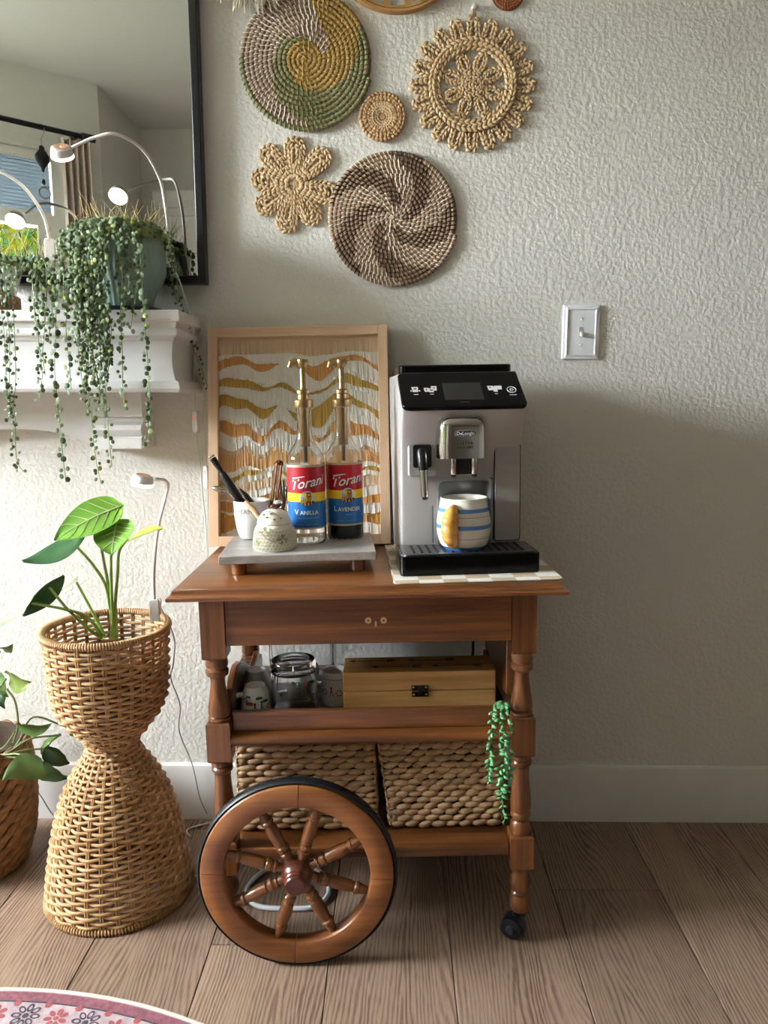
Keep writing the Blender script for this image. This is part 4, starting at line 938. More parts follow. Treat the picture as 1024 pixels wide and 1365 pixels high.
# bean lid and top
zt0 = kp(600, 488.5, .26).z; la, lb_ = kp(527, 492, .26).x, kp(669, 490, .26).x
MB().prism(rrect(lb_ - la, .19, .012, cx=(la + lb_) / 2, cy=.262), z2 + .002, zt0, lambda u, v, t: V((u, v, t))).build('bean_lid', M_PIANO, km, smooth=40, bevel=.003)
MB().box(-BX + .002, BX - .002, .13, .358, z2 + .001, z2 + .006).build('top_cover', M_MATB, km, bevel=.002)
# lined recess behind the cup
y_f = BY; zr0 = .0
def recess(k, dz, r, y):
    x0, x1, zt2 = xa + k, xb - k, zr1 - dz
    return [V((x0, y, zr0)), V((x1, y, zr0))] + [V((x1 - r + r * cos(t), y, zt2 - r + r * sin(t))) for t in [pi / 2 * i / 5 for i in range(6)]] + [V((x0 + r + r * cos(t), y, zt2 - r + r * sin(t))) for t in [pi / 2 + pi / 2 * i / 5 for i in range(6)]]
rcm = MB(); rg_ = [recess(-.001, -.001, .012, y_f - .0012), recess(.0035, .0035, .012, y_f - .0012), recess(.006, .006, .012, y_f + .004), recess(.009, .009, .012, y_f + .044)]
rcm.loft(rg_, caps=False); nn = len(rg_[0]); rcm.add(rg_[-1], [tuple(range(nn))]); rcm.build('cup_recess', mat('recess_silver', 'b9bbbe', .3, .4), km, smooth=40)
# removable door on one side
xd0, xd1, zd0, zd1 = kp(659, 660, y_f).x, BX - .001, kp(680, 719, y_f).z, kp(680, 593, y_f).z
MB().prism(rrect(xd1 - xd0, zd1 - zd0, .004, 3, (xd0 + xd1) / 2, (zd0 + zd1) / 2), y_f - .0058, y_f + .01, lambda u, v, t: V((u, t, v))).build('side_door', mat('door_silver', 'b5b3b0', .36, .4), km, smooth=30, bevel=.0012)
MB().prism(rrect(xd1 - xd0 + .003, zd1 - zd0 + .003, .005, 3, (xd0 + xd1) / 2, (zd0 + zd1) / 2), y_f - .0048, y_f + .008, lambda u, v, t: V((u, t, v))).build('door_gap', M_MATB, km, smooth=0)
xg = kp(577, 700, y_f).x; MB().box(xg - .0006, xg + .0006, y_f - .0055, y_f, .045, kp(577, 674, y_f).z).build('seam', M_MATB, km)
# steam wand
ws = y_f - .004
ua, ub, va, vb = kp(543.5, 600, ws).x, kp(581, 600, ws).x, kp(560, 635, ws).z, kp(560, 577, ws).z
MB().prism(rrect(ub - ua, vb - va, .006, 4, (ua + ub) / 2, (va + vb) / 2), ws - .005, ws + .004, lambda u, v, t: V((u, t, v))).build('wand_plate', M_SIL, km, smooth=40, bevel=.003)
ua, ub, va, vb = kp(550, 600, ws).x, kp(574.5, 600, ws).x, kp(560, 623, ws).z, kp(560, 592.5, ws).z
wc = (ua + ub) / 2
MB().prism(rrect(ub - ua, vb - va, .005, 4, wc, (va + vb) / 2), ws - .0095, ws - .004, lambda u, v, t: V((u, t, v))).build('wand_mount', M_MATB, km, smooth=40)
yw = ws - .02
q0, q1, q2 = kp(562.5, 604, yw), kp(564.5, 626, yw), kp(566.5, 662, yw)
MB().tube([V((q0.x, ws - .006, q0.z)), V((q0.x, yw + .004, q0.z + .002)), V((q0.x, yw - .002, q0.z - .006)), q1], [.009, .0095, .0098, .0098], 16).build('wand_grip', M_BLK, km)
MB().tube([q1, q2], [.0085, .0075], 18).build('wand_tube', M_CHR, km)
MB().tube([q2, q2 + V((.0005, 0, -.006))], [.0062, .0045], 14).build('wand_tip', M_MATB, km)
# spout
ys = y_f - .028
ua, ub = kp(584.5, 590, ys - .03).x, kp(651.5, 590, ys - .03).x; uc, hw = (ua + ub) / 2, (ub - ua) / 2; vt, vb = kp(618, 556, ys - .03).z, kp(618, 611.5, ys - .03).z
R = []
for z, k, d in ((vb, 1.0, 0), (vb + .02, 1.0, 0), (vt - .02, .985, .0), (vt - .008, .93, .002), (vt - .002, .84, .006), (vt, .78, .010)):
    ring = [V((uc + hw * k, y_f - .004, z))]
    for i in range(11):
        t = pi * i / 10; e = .38; cx_, sx2 = cos(t), sin(t)
        ring.append(V((uc + hw * k * (abs(cx_) ** e) * (1 if cx_ > 0 else -1), y_f - .012 - (.046 - d) * sx2 ** .55, z)))
    ring.append(V((uc - hw * k, y_f - .004, z))); R.append(ring)
MB().loft(R).build('spout_cover', M_CHR, km, smooth=50)
yn = y_f - .034
for pxn in (604.5, 632.5):
    q = kp(pxn, 625, yn); MB().lathe([(.0055, vb - .032), (.0064, vb - .030), (.0065, vb + .002)], 16, M=T3(q.x, yn, 0)).build('spout_nozzle', M_CHR, km)
    MB().lathe([(.0045, vb - .037), (.0052, vb - .032)], 14, M=T3(q.x, yn, 0)).build('nozzle_tip', M_MATB, km)
qa, qb = kp(607.5, 625, yn).x, kp(629.5, 625, yn).x
MB().box(qa, qb, yn - .002, yn + .02, vb - .032, vb + .004).build('spout_core', M_MATB, km, bevel=.002)
yb = y_f - .058
MB().prism([(u, v) for u, v in rrect(.0405, .0105, .005, 5, kp(620.5, 577.5, yb).x, kp(620.5, 577.5, yb).z)], yb - .0012, yb + .004, lambda u, v, t: V((u, t, v))).build('brand_badge', mat('badge_silver', 'd5d5d8', .25, .4), km, smooth=0)
qb_ = kp(620.5, 577.5, yb)
MB().prism([(u, v) for u, v in rrect(.0385, .0088, .0042, 5, qb_.x, qb_.z)], yb - .0016, yb - .001, lambda u, v, t: V((u, t, v))).build('badge_field', mat('badge_navy', '1c2030', .3), km, smooth=0)
mb = text_mesh(MB(), "DeLonghi", .0088, lambda u, v: V((qb_.x + u, yb - .0019, qb_.z + v - .0004)), 0, 0, .0001); mb.build('badge_lettering', L_W, km, smooth=0)
ql = kp(620.5, 591, yb); mb = text_mesh(MB(), 'ELETTA', .0072, lambda u, v: V((ql.x + u, yb - .0009, ql.z + v)), 0, spacing=1.3); text_mesh(mb, 'EXPLORE', .0058, lambda u, v: V((ql.x + u, yb - .0009, ql.z - .0078 + v)), 0, spacing=1.35)
mb.build('model_lettering', mat('print_dark', '1c1917', .5), km, smooth=0)
# back feet shadow line under the body
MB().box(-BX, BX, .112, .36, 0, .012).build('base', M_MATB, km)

# ---- striped mug with croissant handle
qm = MKI @ cart_px(620, 731.5, MATZ + tz + .002)
MG = MK @ T3(qm.x, .062, tz + .0022)
mg = thing('striped_mug', 'white mug with blue stripes and a croissant shaped handle', 'mug', MG)
HM = .0985; MR = .0525
def mugr(t): return piece(t, [(0, .039), (.05, .044), (.15, .0485), (.35, .0525), (.55, .0525), (.8, .0485), (.95, .0455), (1, .0452)])
stripes = [(.0, .075, 1), (.075, .24, 0), (.24, .25, 2), (.25, .425, 0), (.425, .505, 1), (.505, .66, 0), (.66, .67, 2), (.67, .75, 0), (.75, .825, 1), (.825, 1.0, 0)]
mb = MB(); mb.lathe([(.001, 0), (mugr(0), 0)], 40, mi=1, caps=False)
for a, b, mi in stripes:
    n_ = max(1, int((b - a) / .05)); mb.lathe([(mugr(a + (b - a) * i / n_), HM * (a + (b - a) * i / n_)) for i in range(n_ + 1)], 40, mi=mi, caps=False)
mb.lathe([(mugr(1), HM), (mugr(1) - .0015, HM + .0012), (mugr(1) - .0035, HM - .0005)] + [(mugr(1 - .1 * i) - .0042, HM * (1 - .1 * i)) for i in range(1, 10)] + [(.001, HM * .08)], 40, mi=0, caps=False)
m_g = mat('mug_glaze', 'ebe7dc', .2, coat=.4, var='e2dccd', vs=20); m_bl = mat('mug_blue', '3f74b4', .25, coat=.4, var='5788c2', vs=40); m_ln = mat('mug_line', '6d7078', .3)
mbm = mb.build('mug_body', [m_g, m_bl, m_ln], mg, smooth=60)
cra = rad(-90 - 32); C2 = V((cos(cra), sin(cra), 0)); S2 = V((-sin(cra), cos(cra), 0)); cr2 = MB(); Ncr = 33
ctrs = []; rads_ = []
for i in range(Ncr):
    t = i / (Ncr - 1); a = -1.25 + 2.5 * t
    ctrs.append(C2 * (.036 + .034 * cos(a)) + V((0, 0, HM * .50 + .037 * sin(a))))
    rads_.append((.0075 + .0085 * cos((t - .5) * pi) ** .8) * (.9 + .17 * abs(sin(t * pi * 5.5))))
cr2.tube(ctrs, rads_, 16, flat=1.0)
cr2.build('croissant_handle', mat('croissant_glaze', 'c98a3c', .3, coat=.4, var='dda95c', vs=45, stretch=(1, 1, 2.5)), mg, smooth=50)
# ================================================================== on the cart shelves
UZ, LZ = .442, .204
def L_(px, py_, Y): return MCI @ wy(px, py_, Y)
# ---- two water hyacinth baskets
M_HYA = mat('water_hyacinth', 'bf9f78', .75, var='967554', vs=55, stretch=(.5, 1, 1), bump=.35, bs=260, bd=.0012, rand=True)
M_HYD = mat('basket_inside', '3a2a1c', .9)
kmesh = MB()
R = []
for i in range(9):
    t = -1 + 2 * i / 8; w_ = (1 - abs(t) ** 2.2) ** .75 if abs(t) < 1 else .02
    R.append([V((.0205 * t, -.0048 * w_ * (cos(a) if cos(a) > 0 else cos(a) * .4) - .0012 * (1 - t * t), .0074 * w_ * sin(a) + .0018 * t)) for a in [2 * pi * j / 6 for j in range(6)]])
kmesh.loft(R); kmesh = kmesh.mesh('woven_strand', M_HYA, 80)
def knuckles(parent, A, B, C, D, rows, ncol, objs, seed):
    """strands over the quad A (bottom left) B (bottom right) C (top right) D (top left)"""
    random.seed(seed); rest = MB() if not objs else None
    for r in range(rows):
        v = (r + .5) / rows; a, b = A.lerp(D, v), B.lerp(C, v); ax = (b - a).normalized(); L = (b - a).length; st = L / ncol; up = (D - A).normalized(); nr = up.cross(ax).normalized() * -1
        n_ = ncol + (r % 2)
        for k in range(n_):
            u = (k + (.5 if r % 2 == 0 else 0)) * st; u = max(.006, min(L - .006, u))
            p = a + ax * u; jit = random.uniform(-.0014, .0014); sc = st / .032 * random.uniform(.92, 1.12); edge = .62 if (u < st * .3 or u > L - st * .3) else 1
            M = Matrix.Translation(p + up * jit) @ Matrix((ax, -nr, up)).transposed().to_4x4() @ RY(random.uniform(-9, 6)) @ Matrix.Diagonal((sc * edge, random.uniform(.9, 1.3), random.uniform(.88, 1.12) * ((D - A).length / rows / .0125), 1))
            if objs:
                o = bpy.data.objects.new('woven_strand', kmesh); COL.objects.link(o); o.parent = parent; o.matrix_local = M
            else:
                rest.add([M @ q.co for q in kmesh.vertices], [tuple(q.vertices) for q in kmesh.polygons])
    if rest: rest.build('woven_sides', M_HYA, parent, smooth=80, kind='stuff')
def basket(label, bl, br, tl, tr, seed, depth=.27):
    yb_ = .074; c = V(((bl + br) / 2, yb_, LZ)); o = thing('seagrass_basket', label, 'basket', MC @ Matrix.Translation(c), 'baskets on the lower shelf')
    f = lambda x, z, y=0: V((x - c.x, y, z)); zt_ = .401; z0 = .003
    A, B, C, D = f(bl, z0), f(br, z0), f(tr, zt_ - LZ), f(tl, zt_ - LZ)
    body = MB(); hw_ = []
    body.loft([[q + V((0, .004, 0)) for q in (A, B)] + [B + V((-.003, depth, 0)), A + V((.003, depth, 0))], [q + V((0, .004, 0)) for q in (D, C)] + [C + V((0, depth, 0)), D + V((0, depth, 0))]])
    body.build('basket_lining', M_HYD, o, smooth=0)
    knuckles(o, A, B, C, D, 15, 8, True, seed)
    knuckles(o, B + V((.002, 0, 0)), B + V((-.003, depth, 0)), C + V((0, depth, 0)), C + V((.002, 0, 0)), 15, 8, False, seed + 1)
    knuckles(o, A + V((.003, depth, 0)), A + V((-.002, 0, 0)), D + V((-.002, 0, 0)), D + V((0, depth, 0)), 15, 8, False, seed + 2)
    mb = MB()
    for p, q in ((D, C), (C, C + V((0, depth, 0))), (D, D + V((0, depth, 0)))):
        n_ = 12; pts = [p.lerp(q, i / n_) for i in range(n_ + 1)]
        for s_ in (0, 1): mb.tube([w + V((0, -.004 + .003 * cos(i * 1.6 + s_ * pi), .003 * sin(i * 1.6 + s_ * pi))) for i, w in enumerate(pts)], .0045, 6)
    mb.build('braided_rim', M_HYA, o)
xs = [L_(p, q, -.385).x for p, q in ((320, 1103), (501, 1100), (318, 990), (495, 990), (523, 1103), (689, 1098), (507, 990), (690, 990))]
basket('woven seagrass basket behind the large spoked wheel', xs[0], xs[1], xs[2], xs[3], 3)
basket('woven seagrass basket with a green strand hanging before it', xs[4], min(xs[5], .2600), xs[6], min(xs[7], .2605), 11)

# ---- wooden box with arrows
yb0 = (MCI @ V((0, -.372, .5))).y
bx0, bx1 = L_(458, 930, -.372).x, L_(661, 930, -.372).x; zt_ = L_(560, 895.5, -.372).z; seam = L_(560, 921, -.372).z
q = MCI @ wz(560, 879.5, (MC @ V((.1, .1, zt_))).z); dep = max(.09, min(.16, q.y - yb0))
cx = (bx0 + bx1) / 2
wb = thing('wooden_box', 'pale wooden hinged box with black arrows printed on the lid', 'box', MC @ T3(cx, yb0, UZ))
MW = wood('mango_wood', 'a3763f', 'bf9056', 'd0a66d', 'x', .7, rough=.55, coat=0.0); hw_ = (bx1 - bx0) / 2
sn = MW.node_tree
MB().box(-hw_, hw_, 0, dep, 0, seam - UZ - .0006).build('box_body', MW, wb, bevel=.0015)
lid = MB().box(-hw_, hw_, 0, dep, seam - UZ + .0006, zt_ - UZ).build('box_lid', MW, wb, bevel=.0015)
MAR = mat('arrow_ink', '1b1714', .6)
for ax_, ay_, al in ((-.098, .74, .095), (.025, .74, .095), (-.048, .34, .1), (.075, .34, .1)):
    mb = MB(); zt2 = zt_ - UZ + .0004; y = dep * ay_
    def rq(x0, x1, y0, y1): mb.add([V((ax_ + x0, y + y0, zt2)), V((ax_ + x1, y + y0, zt2)), V((ax_ + x1, y + y1, zt2)), V((ax_ + x0, y + y1, zt2))], [(0, 1, 2, 3)])
    rq(-al / 2 + .01, al / 2, -.0018, .0018)
    mb.add([V((ax_ - al / 2, y, zt2)), V((ax_ - al / 2 + .016, y - .008, zt2)), V((ax_ - al / 2 + .012, y, zt2)), V((ax_ - al / 2 + .016, y + .008, zt2))], [(0, 1, 2, 3)])
    for k in range(3):
        for s_ in (-1, 1): x = al / 2 - .004 - k * .006; mb.add([V((ax_ + x, y, zt2)), V((ax_ + x + .006, y + s_ * .008, zt2)), V((ax_ + x + .009, y + s_ * .008, zt2)), V((ax_ + x + .004, y, zt2))], [(0, 1, 2, 3)])
    mb.build('printed_arrow', MAR, lid, smooth=0)
hx_ = L_(560, 918, -.372).x - cx; zc_ = seam - UZ
M_IRON = mat('blackened_iron', '2a2724', .35, .7)
for s_, nm in ((1, lid), (-1, None)):
    cl = MB().prism(rrect(.034, .0105, .002, 3, hx_, zc_ + s_ * .0066), -.0022, .0, lambda u, v, t: V((u, t, v))); cl.build('clasp_plate', M_IRON, nm or wb, smooth=0)
    for e in (-.0125, 0, .0125): MB().ell((hx_ + e, -.0026, zc_ + s_ * .0075), .0034, .0018, .0030, n=8, m=5).build('clasp_rivet', M_STEEL, nm or wb)
MB().box(hx_ - .005, hx_ + .005, -.005, -.002, zc_ - .008, zc_ + .010).build('clasp_hook', M_IRON, wb, bevel=.001)

# ---- cups and glasses
def decals(mb, r, z0, items, rot):
    for (a, z, k, mi, s_) in items:
        aa = rad(-90 + rot + a); R_ = V((cos(aa), sin(aa), 0)); S_ = V((-sin(aa), cos(aa), 0)); rr_ = r(z) if callable(r) else r
        if k == 'flower':
            for j in range(6):
                t = 2 * pi * j / 6; c = R_ * (rr_ + .0006) + S_ * .0055 * s_ * cos(t) + V((0, 0, z + .0055 * s_ * sin(t))); mb.ell(c, .0018 * s_, .0018 * s_, .0018 * s_, n=6, m=4, mi=mi)
        elif k == 'stem':
            mb.tube([R_ * (rr_ + .0004) + S_ * u * s_ + V((0, 0, z + v * s_)) for u, v in ((-.003, -.010), (-.001, -.002), (0, .006))], .0009, 5, mi=mi); mb.tube([R_ * (rr_ + .0004) + S_ * u * s_ + V((0, 0, z + v * s_)) for u, v in ((.004, -.010), (.001, -.002), (0, .006))], .0009, 5, mi=mi); mb.ell(R_ * (rr_ + .0004) + V((0, 0, z + .007 * s_)), .0022, .0022, .003, n=6, m=4, mi=mi)
        elif k == 'dot': mb.ell(R_ * rr_ + V((0, 0, z)), .0045 * s_, .0045 * s_, .0035 * s_, n=10, m=6, mi=mi)
        elif k == 'bar': mb.add([R_ * (rr_ + .0008) + S_ * u * s_ + V((0, 0, z + v * s_)) for u, v in ((-.008, -.0035), (.008, -.0035), (.008, .0035), (-.008, .0035))], [(0, 1, 2, 3)], mi)
INK = [mat('ink_red', 'b8392f', .4), mat('ink_blue', '3d6fa8', .4), mat('ink_green', '2c6b3a', .4), mat('ink_black', '232225', .4)]
def mug(name, label, M, r0, r1, h, handle, items, down=False, group=None):
    o = thing(name, label, 'mug', M, group); f = lambda z: r0 + (r1 - r0) * (z / h)
    if down:   # standing on its rim, foot up
        p = [(r1 - .003, 0), (r1, 0), (r1, .004), (r0 + (r1 - r0) * .4, h * .7), (r0 + .001, h - .012), (r0 - .003, h - .005), (r0 - .004, h), (r0 - .007, h), (r0 - .0085, h - .003), (.001, h - .0025)]
        MB().lathe(p, 32).build('cup_body', M_CER, o, smooth=40); rf = lambda z: piece(z, [(b, a) for a, b in p[1:6]])
    else:
        p = [(.001, 0), (r0 - .002, 0), (r0, .002), (f(h * .5) + .001, h * .5), (r1, h), (r1 - .003, h), (r1 - .004, h * .5), (r0 - .004, .006), (.001, .005)]
        MB().lathe(p, 32).build('cup_body', M_CER, o, smooth=40); rf = lambda z: piece(z, [(b, a) for a, b in p[1:5]])
    ha = rad(handle); D_ = V((cos(ha), sin(ha), 0)); hr = h * .28
    MB().tube(spline([D_ * (rf(h * .5 + hr) - .003) + V((0, 0, h * .5 + hr)), D_ * (rf(h * .5) + .020) + V((0, 0, h * .5 + hr * .9)), D_ * (rf(h * .5) + .027) + V((0, 0, h * .5)), D_ * (rf(h * .5) + .017) + V((0, 0, h * .5 - hr * .85)), D_ * (rf(h * .5 - hr) - .003) + V((0, 0, h * .5 - hr))], 5), .0048, 10, flat=1.2).build('handle', M_CER, o)
    mb = MB(); decals(mb, rf, 0, items, 0)
    if items: mb.build('painted_decoration', INK, o)
    return o
def place(px, Y, zl=UZ, yaw=0):
    p = wy(px, 930, Y); return on_cart(p.x, Y, zl, yaw)
g_ = 'painted mugs on the upper shelf'
mug('upturned_mug', 'upturned white mug with red and blue painting at the front of the shelf', place(341, -.372), .0245, .0325, .071, 205, [(-14, .042, 'bar', 0, 1.0), (-20, .055, 'bar', 1, .6), (-34, .048, 'flower', 1, .8), (26, .052, 'bar', 2, .8), (34, .036, 'stem', 2, 1.1), (52, .044, 'bar', 2, .8), (8, .036, 'stem', 3, .7), (64, .032, 'flower', 0, .8)], True, g_)
mug('upturned_mug', 'upturned white mug standing behind another upturned mug', place(343, -.288), .0245, .0325, .072, 150, [(30, .04, 'flower', 1, .8), (55, .03, 'stem', 2, .8)], True, g_)
mug('painted_mug', 'white mug with blue and red painted flowers half hidden by the wooden box', place(449, -.292), .0335, .029, .070, 188, [(-42, .032, 'flower', 1, 1.05), (-15, .034, 'stem', 0, 1.1), (14, .031, 'flower', 0, 1.05), (44, .032, 'flower', 1, 1.0)] + [(a, .058, 'dot', 3, .35) for a in range(-50, 60, 11)], False, g_)
mug('painted_mug', 'white mug with green dots seen through the heavy glass', place(402, -.252), .0325, .0295, .070, 60, [(-25, .048, 'dot', 2, .9), (-5, .038, 'flower', 1, .9), (25, .036, 'stem', 0, 1.2)], False, g_)
M_CLR = mat('clear_glass', 'ffffff', .0, trans=1.0, ior=1.48)
gl = thing('heavy_tumbler', 'heavy clear glass tumbler upside down on the shelf', 'glass', place(393, -.338))
GH = .112
MB().lathe([(.0435, 0), (.0465, 0), (.0472, .01), (.0468, .085), (.0465, GH - .006), (.044, GH - .001), (.038, GH), (.03, GH - .003), (.001, GH - .004), (.001, GH - .022), (.030, GH - .021), (.040, GH - .026), (.0432, GH - .04), (.0435, .01)], 48).build('glass_body', M_CLR, gl, smooth=40)
mb = MB(); decals(mb, .0476, 0, [(-28, .052, 'dot', 2, 1.0), (20, .075, 'dot', 2, .9), (-60, .075, 'dot', 2, .8), (58, .072, 'dot', 2, .9)], 0)
mb.build('glass_drops', [mat('x_red', 'b8392f', .3), mat('x_blue', '3d6fa8', .3), mat('green_glass', '1f6a2e', .1, trans=.4)], gl)
vs_ = thing('glass_container', 'tall square clear glass container at the back of the shelf', 'glass', on_cart(wy(405, 880, -.16).x, -.15, UZ))
cvm = MB(); oR = [rrect(.145, .1, .008, 3)] ; 
def sqr(w_, d_, z): return [V((u, v, z)) for u, v in rrect(w_, d_, .007, 3)]
cvm.loft([sqr(.145, .09, 0), sqr(.147, .092, .165), sqr(.141, .086, .165), sqr(.139, .084, .006)])
cvm.build('container_walls', M_CLR, vs_, smooth=40)

# ---- hanging artificial string of pearls
M_PEARL = mat('pearl_green', '72b07a', .4, var='5a9c68', vs=60, sss=.1); M_PSTEM = mat('pearl_stem', '6b9a5a', .5)
pv = thing('trailing_succulent', 'bright green artificial bead succulent trailing over the shelf edge', 'plant', wy(666, 938, -.415))
o0 = pv.location.copy(); random.seed(9)
for path in ([(664, 938, -.415), (660, 939, -.44), (657, 955, -.464), (655, 985, -.463), (653, 1015, -.462), (652, 1042, -.462)], [(666, 936, -.415), (667, 938, -.44), (667, 955, -.465), (666, 1000, -.465), (668, 1045, -.464), (673, 1094, -.464)], [(668, 936, -.415), (672, 937, -.44), (676, 950, -.464), (679, 985, -.463), (680, 1020, -.462), (675, 1062, -.462)], [(667, 937, -.415), (669, 940, -.446), (671, 970, -.467), (673, 1010, -.467), (671, 1040, -.466), (668, 1070, -.466)]):
    pts = spline([wy(*p) - o0 for p in path], 10); mb = MB(); mb.tube(pts, .0009, 5, mi=1)
    n_ = len(pts); 
    for i in range(3, n_):
        for rep in range(1 if i < n_ * .75 else 2):
            if random.random() < .35: continue
            p = pts[i]; a = random.uniform(0, 2 * pi); d = V((cos(a), -abs(sin(a)) * .8 - .1, random.uniform(-.7, .2))).normalized(); s_ = random.uniform(.8, 1.05) * (1 if i < n_ * .85 else .75)
            q = d.to_track_quat('Z', 'Y').to_matrix().to_4x4(); c = p + d * .006 * s_
            mb.lathe([(.0003, -.0058 * s_), (.0026 * s_, -.0040 * s_), (.0037 * s_, -.0008 * s_), (.0031 * s_, .0026 * s_), (.0012 * s_, .0052 * s_), (.0002, .0070 * s_)], 8, M=Matrix.Translation(c) @ q, mi=0, caps=False)
    mb.build('strand', [M_PEARL, M_PSTEM], pv, smooth=80)
# ================================================================== wicker planter
PLC = V((-.603, -.292, 0))
pl_ = thing('wicker_planter', 'tall hourglass shaped wicker planter beside the cart', 'planter', PLC)
def wick(name, c, v): return mat(name, c, .5, var=v, vs=22, bump=.15, bs=200, bd=.0008)
M_WK = wick('rattan', 'c9a67b', 'ab8458'); M_WK2 = wick('rattan_stake', 'bb976a', '9b7549')
prof_bowl = [(.350, .060), (.362, .066), (.376, .078), (.393, .091), (.411, .105), (.428, .1145), (.445, .1215), (.47, .1255), (.495, .1275), (.56, .1295), (.60, .1315)]
prof_base = [(.0, .157), (.02, .1575), (.06, .154), (.10, .1475), (.15, .139), (.20, .127), (.238, .115), (.265, .102), (.29, .0885), (.31, .0755), (.326, .064), (.345, .059)]
def rz(z, tab): return piece(z, tab) - .0075
NS = 30
def weave(name, tab, z0, z1, n_rows, amp=.0036, rr=.0037):
    mb = MB(); N = NS * 4
    for r in range(n_rows):
        z = z0 + (z1 - z0) * (r + .5) / n_rows; R_ = rz(z, tab); ph = (r % 2) * pi; pts = []
        k = amp * min(1, R_ / .1)
        for j in range(N):
            a = 2 * pi * j / N; q = R_ + k * cos(NS / 2 * a + ph); pts.append((q * cos(a), q * sin(a), z + .0009 * sin(a * 7 + r * 2.1)))
        mb.tube(pts, rr * (.92 + .16 * ((r * 7) % 5) / 5), 6, closed=True)
    return mb.build(name, M_WK, pl_, smooth=80, kind='stuff')
weave('bowl_weave', prof_bowl, .350, .590, 24); weave('base_weave', prof_base, .012, .345, 34)
sk = MB()
for k in range(NS):
    for e in (-.016, .016):
        a = 2 * pi * k / NS + e * (1.1); sk.tube([(rz(z, prof_base) * cos(a), rz(z, prof_base) * sin(a), z) for z in [.004 + .012 * i for i in range(29)]], .0024, 5); sk.tube([(rz(z, prof_bowl) * cos(a), rz(z, prof_bowl) * sin(a), z) for z in [.348 + .0125 * i for i in range(21)]], .0024, 5)
sk.build('stakes', M_WK2, pl_, smooth=80, kind='stuff')
def wrapped(name, R_, z, r, n_):
    mb = MB(); mb.tube([(R_ * cos(2 * pi * j / 96), R_ * sin(2 * pi * j / 96), z) for j in range(96)], r * .8, 8, closed=True)
    for j in range(n_):
        a = 2 * pi * j / n_; c = V((cos(a), sin(a), 0)); t_ = V((-sin(a), cos(a), 0))
        mb.tube([c * R_ + (c * cos(q) + V((0, 0, 1)) * sin(q)) * r + V((0, 0, z)) + t_ * .0012 * cos(q) for q in [2 * pi * i / 8 for i in range(8)]], .0026, 5, closed=True)
    mb.build(name, M_WK2 if 'foot' in name else M_WK, pl_, smooth=80)
wrapped('rolled_rim', .1255, .600, .0060, 150); wrapped('foot_rim', .1515, .007, .0058, 150)
MB().lathe([(.001, .352), (.055, .352), (.055, .347), (.001, .347)], 24).build('inner_floor', M_WK2, pl_)

# ---- leaves
def leaf_mesh(mb, base, tip, side, w, shape, cup=.0, droop=.0, n=14, m=6, mi=0, ripple=0.0, th=.0008):
    """blade from base to tip; side = direction of its width; shape(s) -> relative half width"""
    base, tip = V(base), V(tip); ax = tip - base; L = ax.length; ax = ax / L; sd = V(side); sd = (sd - ax * sd.dot(ax)).normalized(); nr = ax.cross(sd)
    G = []
    for i in range(n + 1):
        s_ = i / n; row = []
        for j in range(2 * m + 1):
            t = (j - m) / m; hw_ = w * shape(s_)
            row.append(base + ax * (L * s_) + sd * (t * hw_) + nr * (cup * w * t * t - droop * L * (s_ - .5) ** 2 * 4 * .25 + ripple * sin(s_ * 18) * abs(t)))
        G.append(row)
    k = 2 * m + 1
    vs = [p for r in G for p in r] + [p + nr * -th for r in G for p in r]; o = (n + 1) * k
    fs = [(i * k + j, i * k + j + 1, (i + 1) * k + j + 1, (i + 1) * k + j) for i in range(n) for j in range(2 * m)]
    fs += [(o + a, o + d, o + c, o + b) for a, b, c, d in fs]
    mb.add(vs, fs, mi)
    def at(s_, t): 
        hw_ = w * shape(s_); return base + ax * (L * s_) + sd * (t * hw_) + nr * (cup * w * t * t - droop * L * (s_ - .5) ** 2 + .0006)
    return at
heart = lambda s_: max(.0, (1 - s_) ** .62 * min(1, (s_ + .015) * 7) ** .5 * 1.12)
def heart2(s_): return max(.001, min(1, s_ / .10 + .002) ** .5 * sin(pi * min(1, s_ * .88 + .12)) ** .8 * (1.05 - .25 * s_)) if s_ < 1 else .001
lance = lambda s_: max(.004, sin(pi * (s_ * .96 + .02)) ** .9 * (1.15 - .35 * s_))
M_AL = [mat('leaf_bright', '86b840', .4, var='6ca236', vs=14, translucent=.3), mat('leaf_deep', '3f6b3a', .35, var='2f5a36', vs=14, translucent=.15), mat('leaf_lime', 'a9c254', .4, var='93b24a', vs=14, translucent=.35), mat('leaf_pale', 'b5c79c', .45, var='a5bb8b', vs=14, translucent=.2)]
M_VEIN = mat('leaf_vein', 'd5dfa6', .45, translucent=.3); M_PET = M_PET; M_STALK = mat('leaf_stalk', '8fae52', .45, var='7a9c48', vs=20)
al = thing('alocasia_plant', 'leafy plant with pale veined heart shaped leaves in the wicker planter', 'plant', PLC + V((.0, .0, .36)))
o0 = al.location.copy()
MB().lathe([(.001, 0), (.05, 0), (.085, .10), (.09, .185), (.082, .185), (.078, .165), (.001, .165)], 28).build('nursery_pot', mat('terracotta_brown', '6b4a38', .7), al)
MB().lathe([(.001, .170), (.05, .172), (.078, .166), (.078, .16), (.001, .16)], 24).build('soil', mat('potting_soil', '4a3325', .95, var='2c1d14', vs=90, bump=.8, bs=150, bd=.004), al)
def alp(px, py_, dy=0.0): return wy(px, py_, PLC.y + dy) - o0
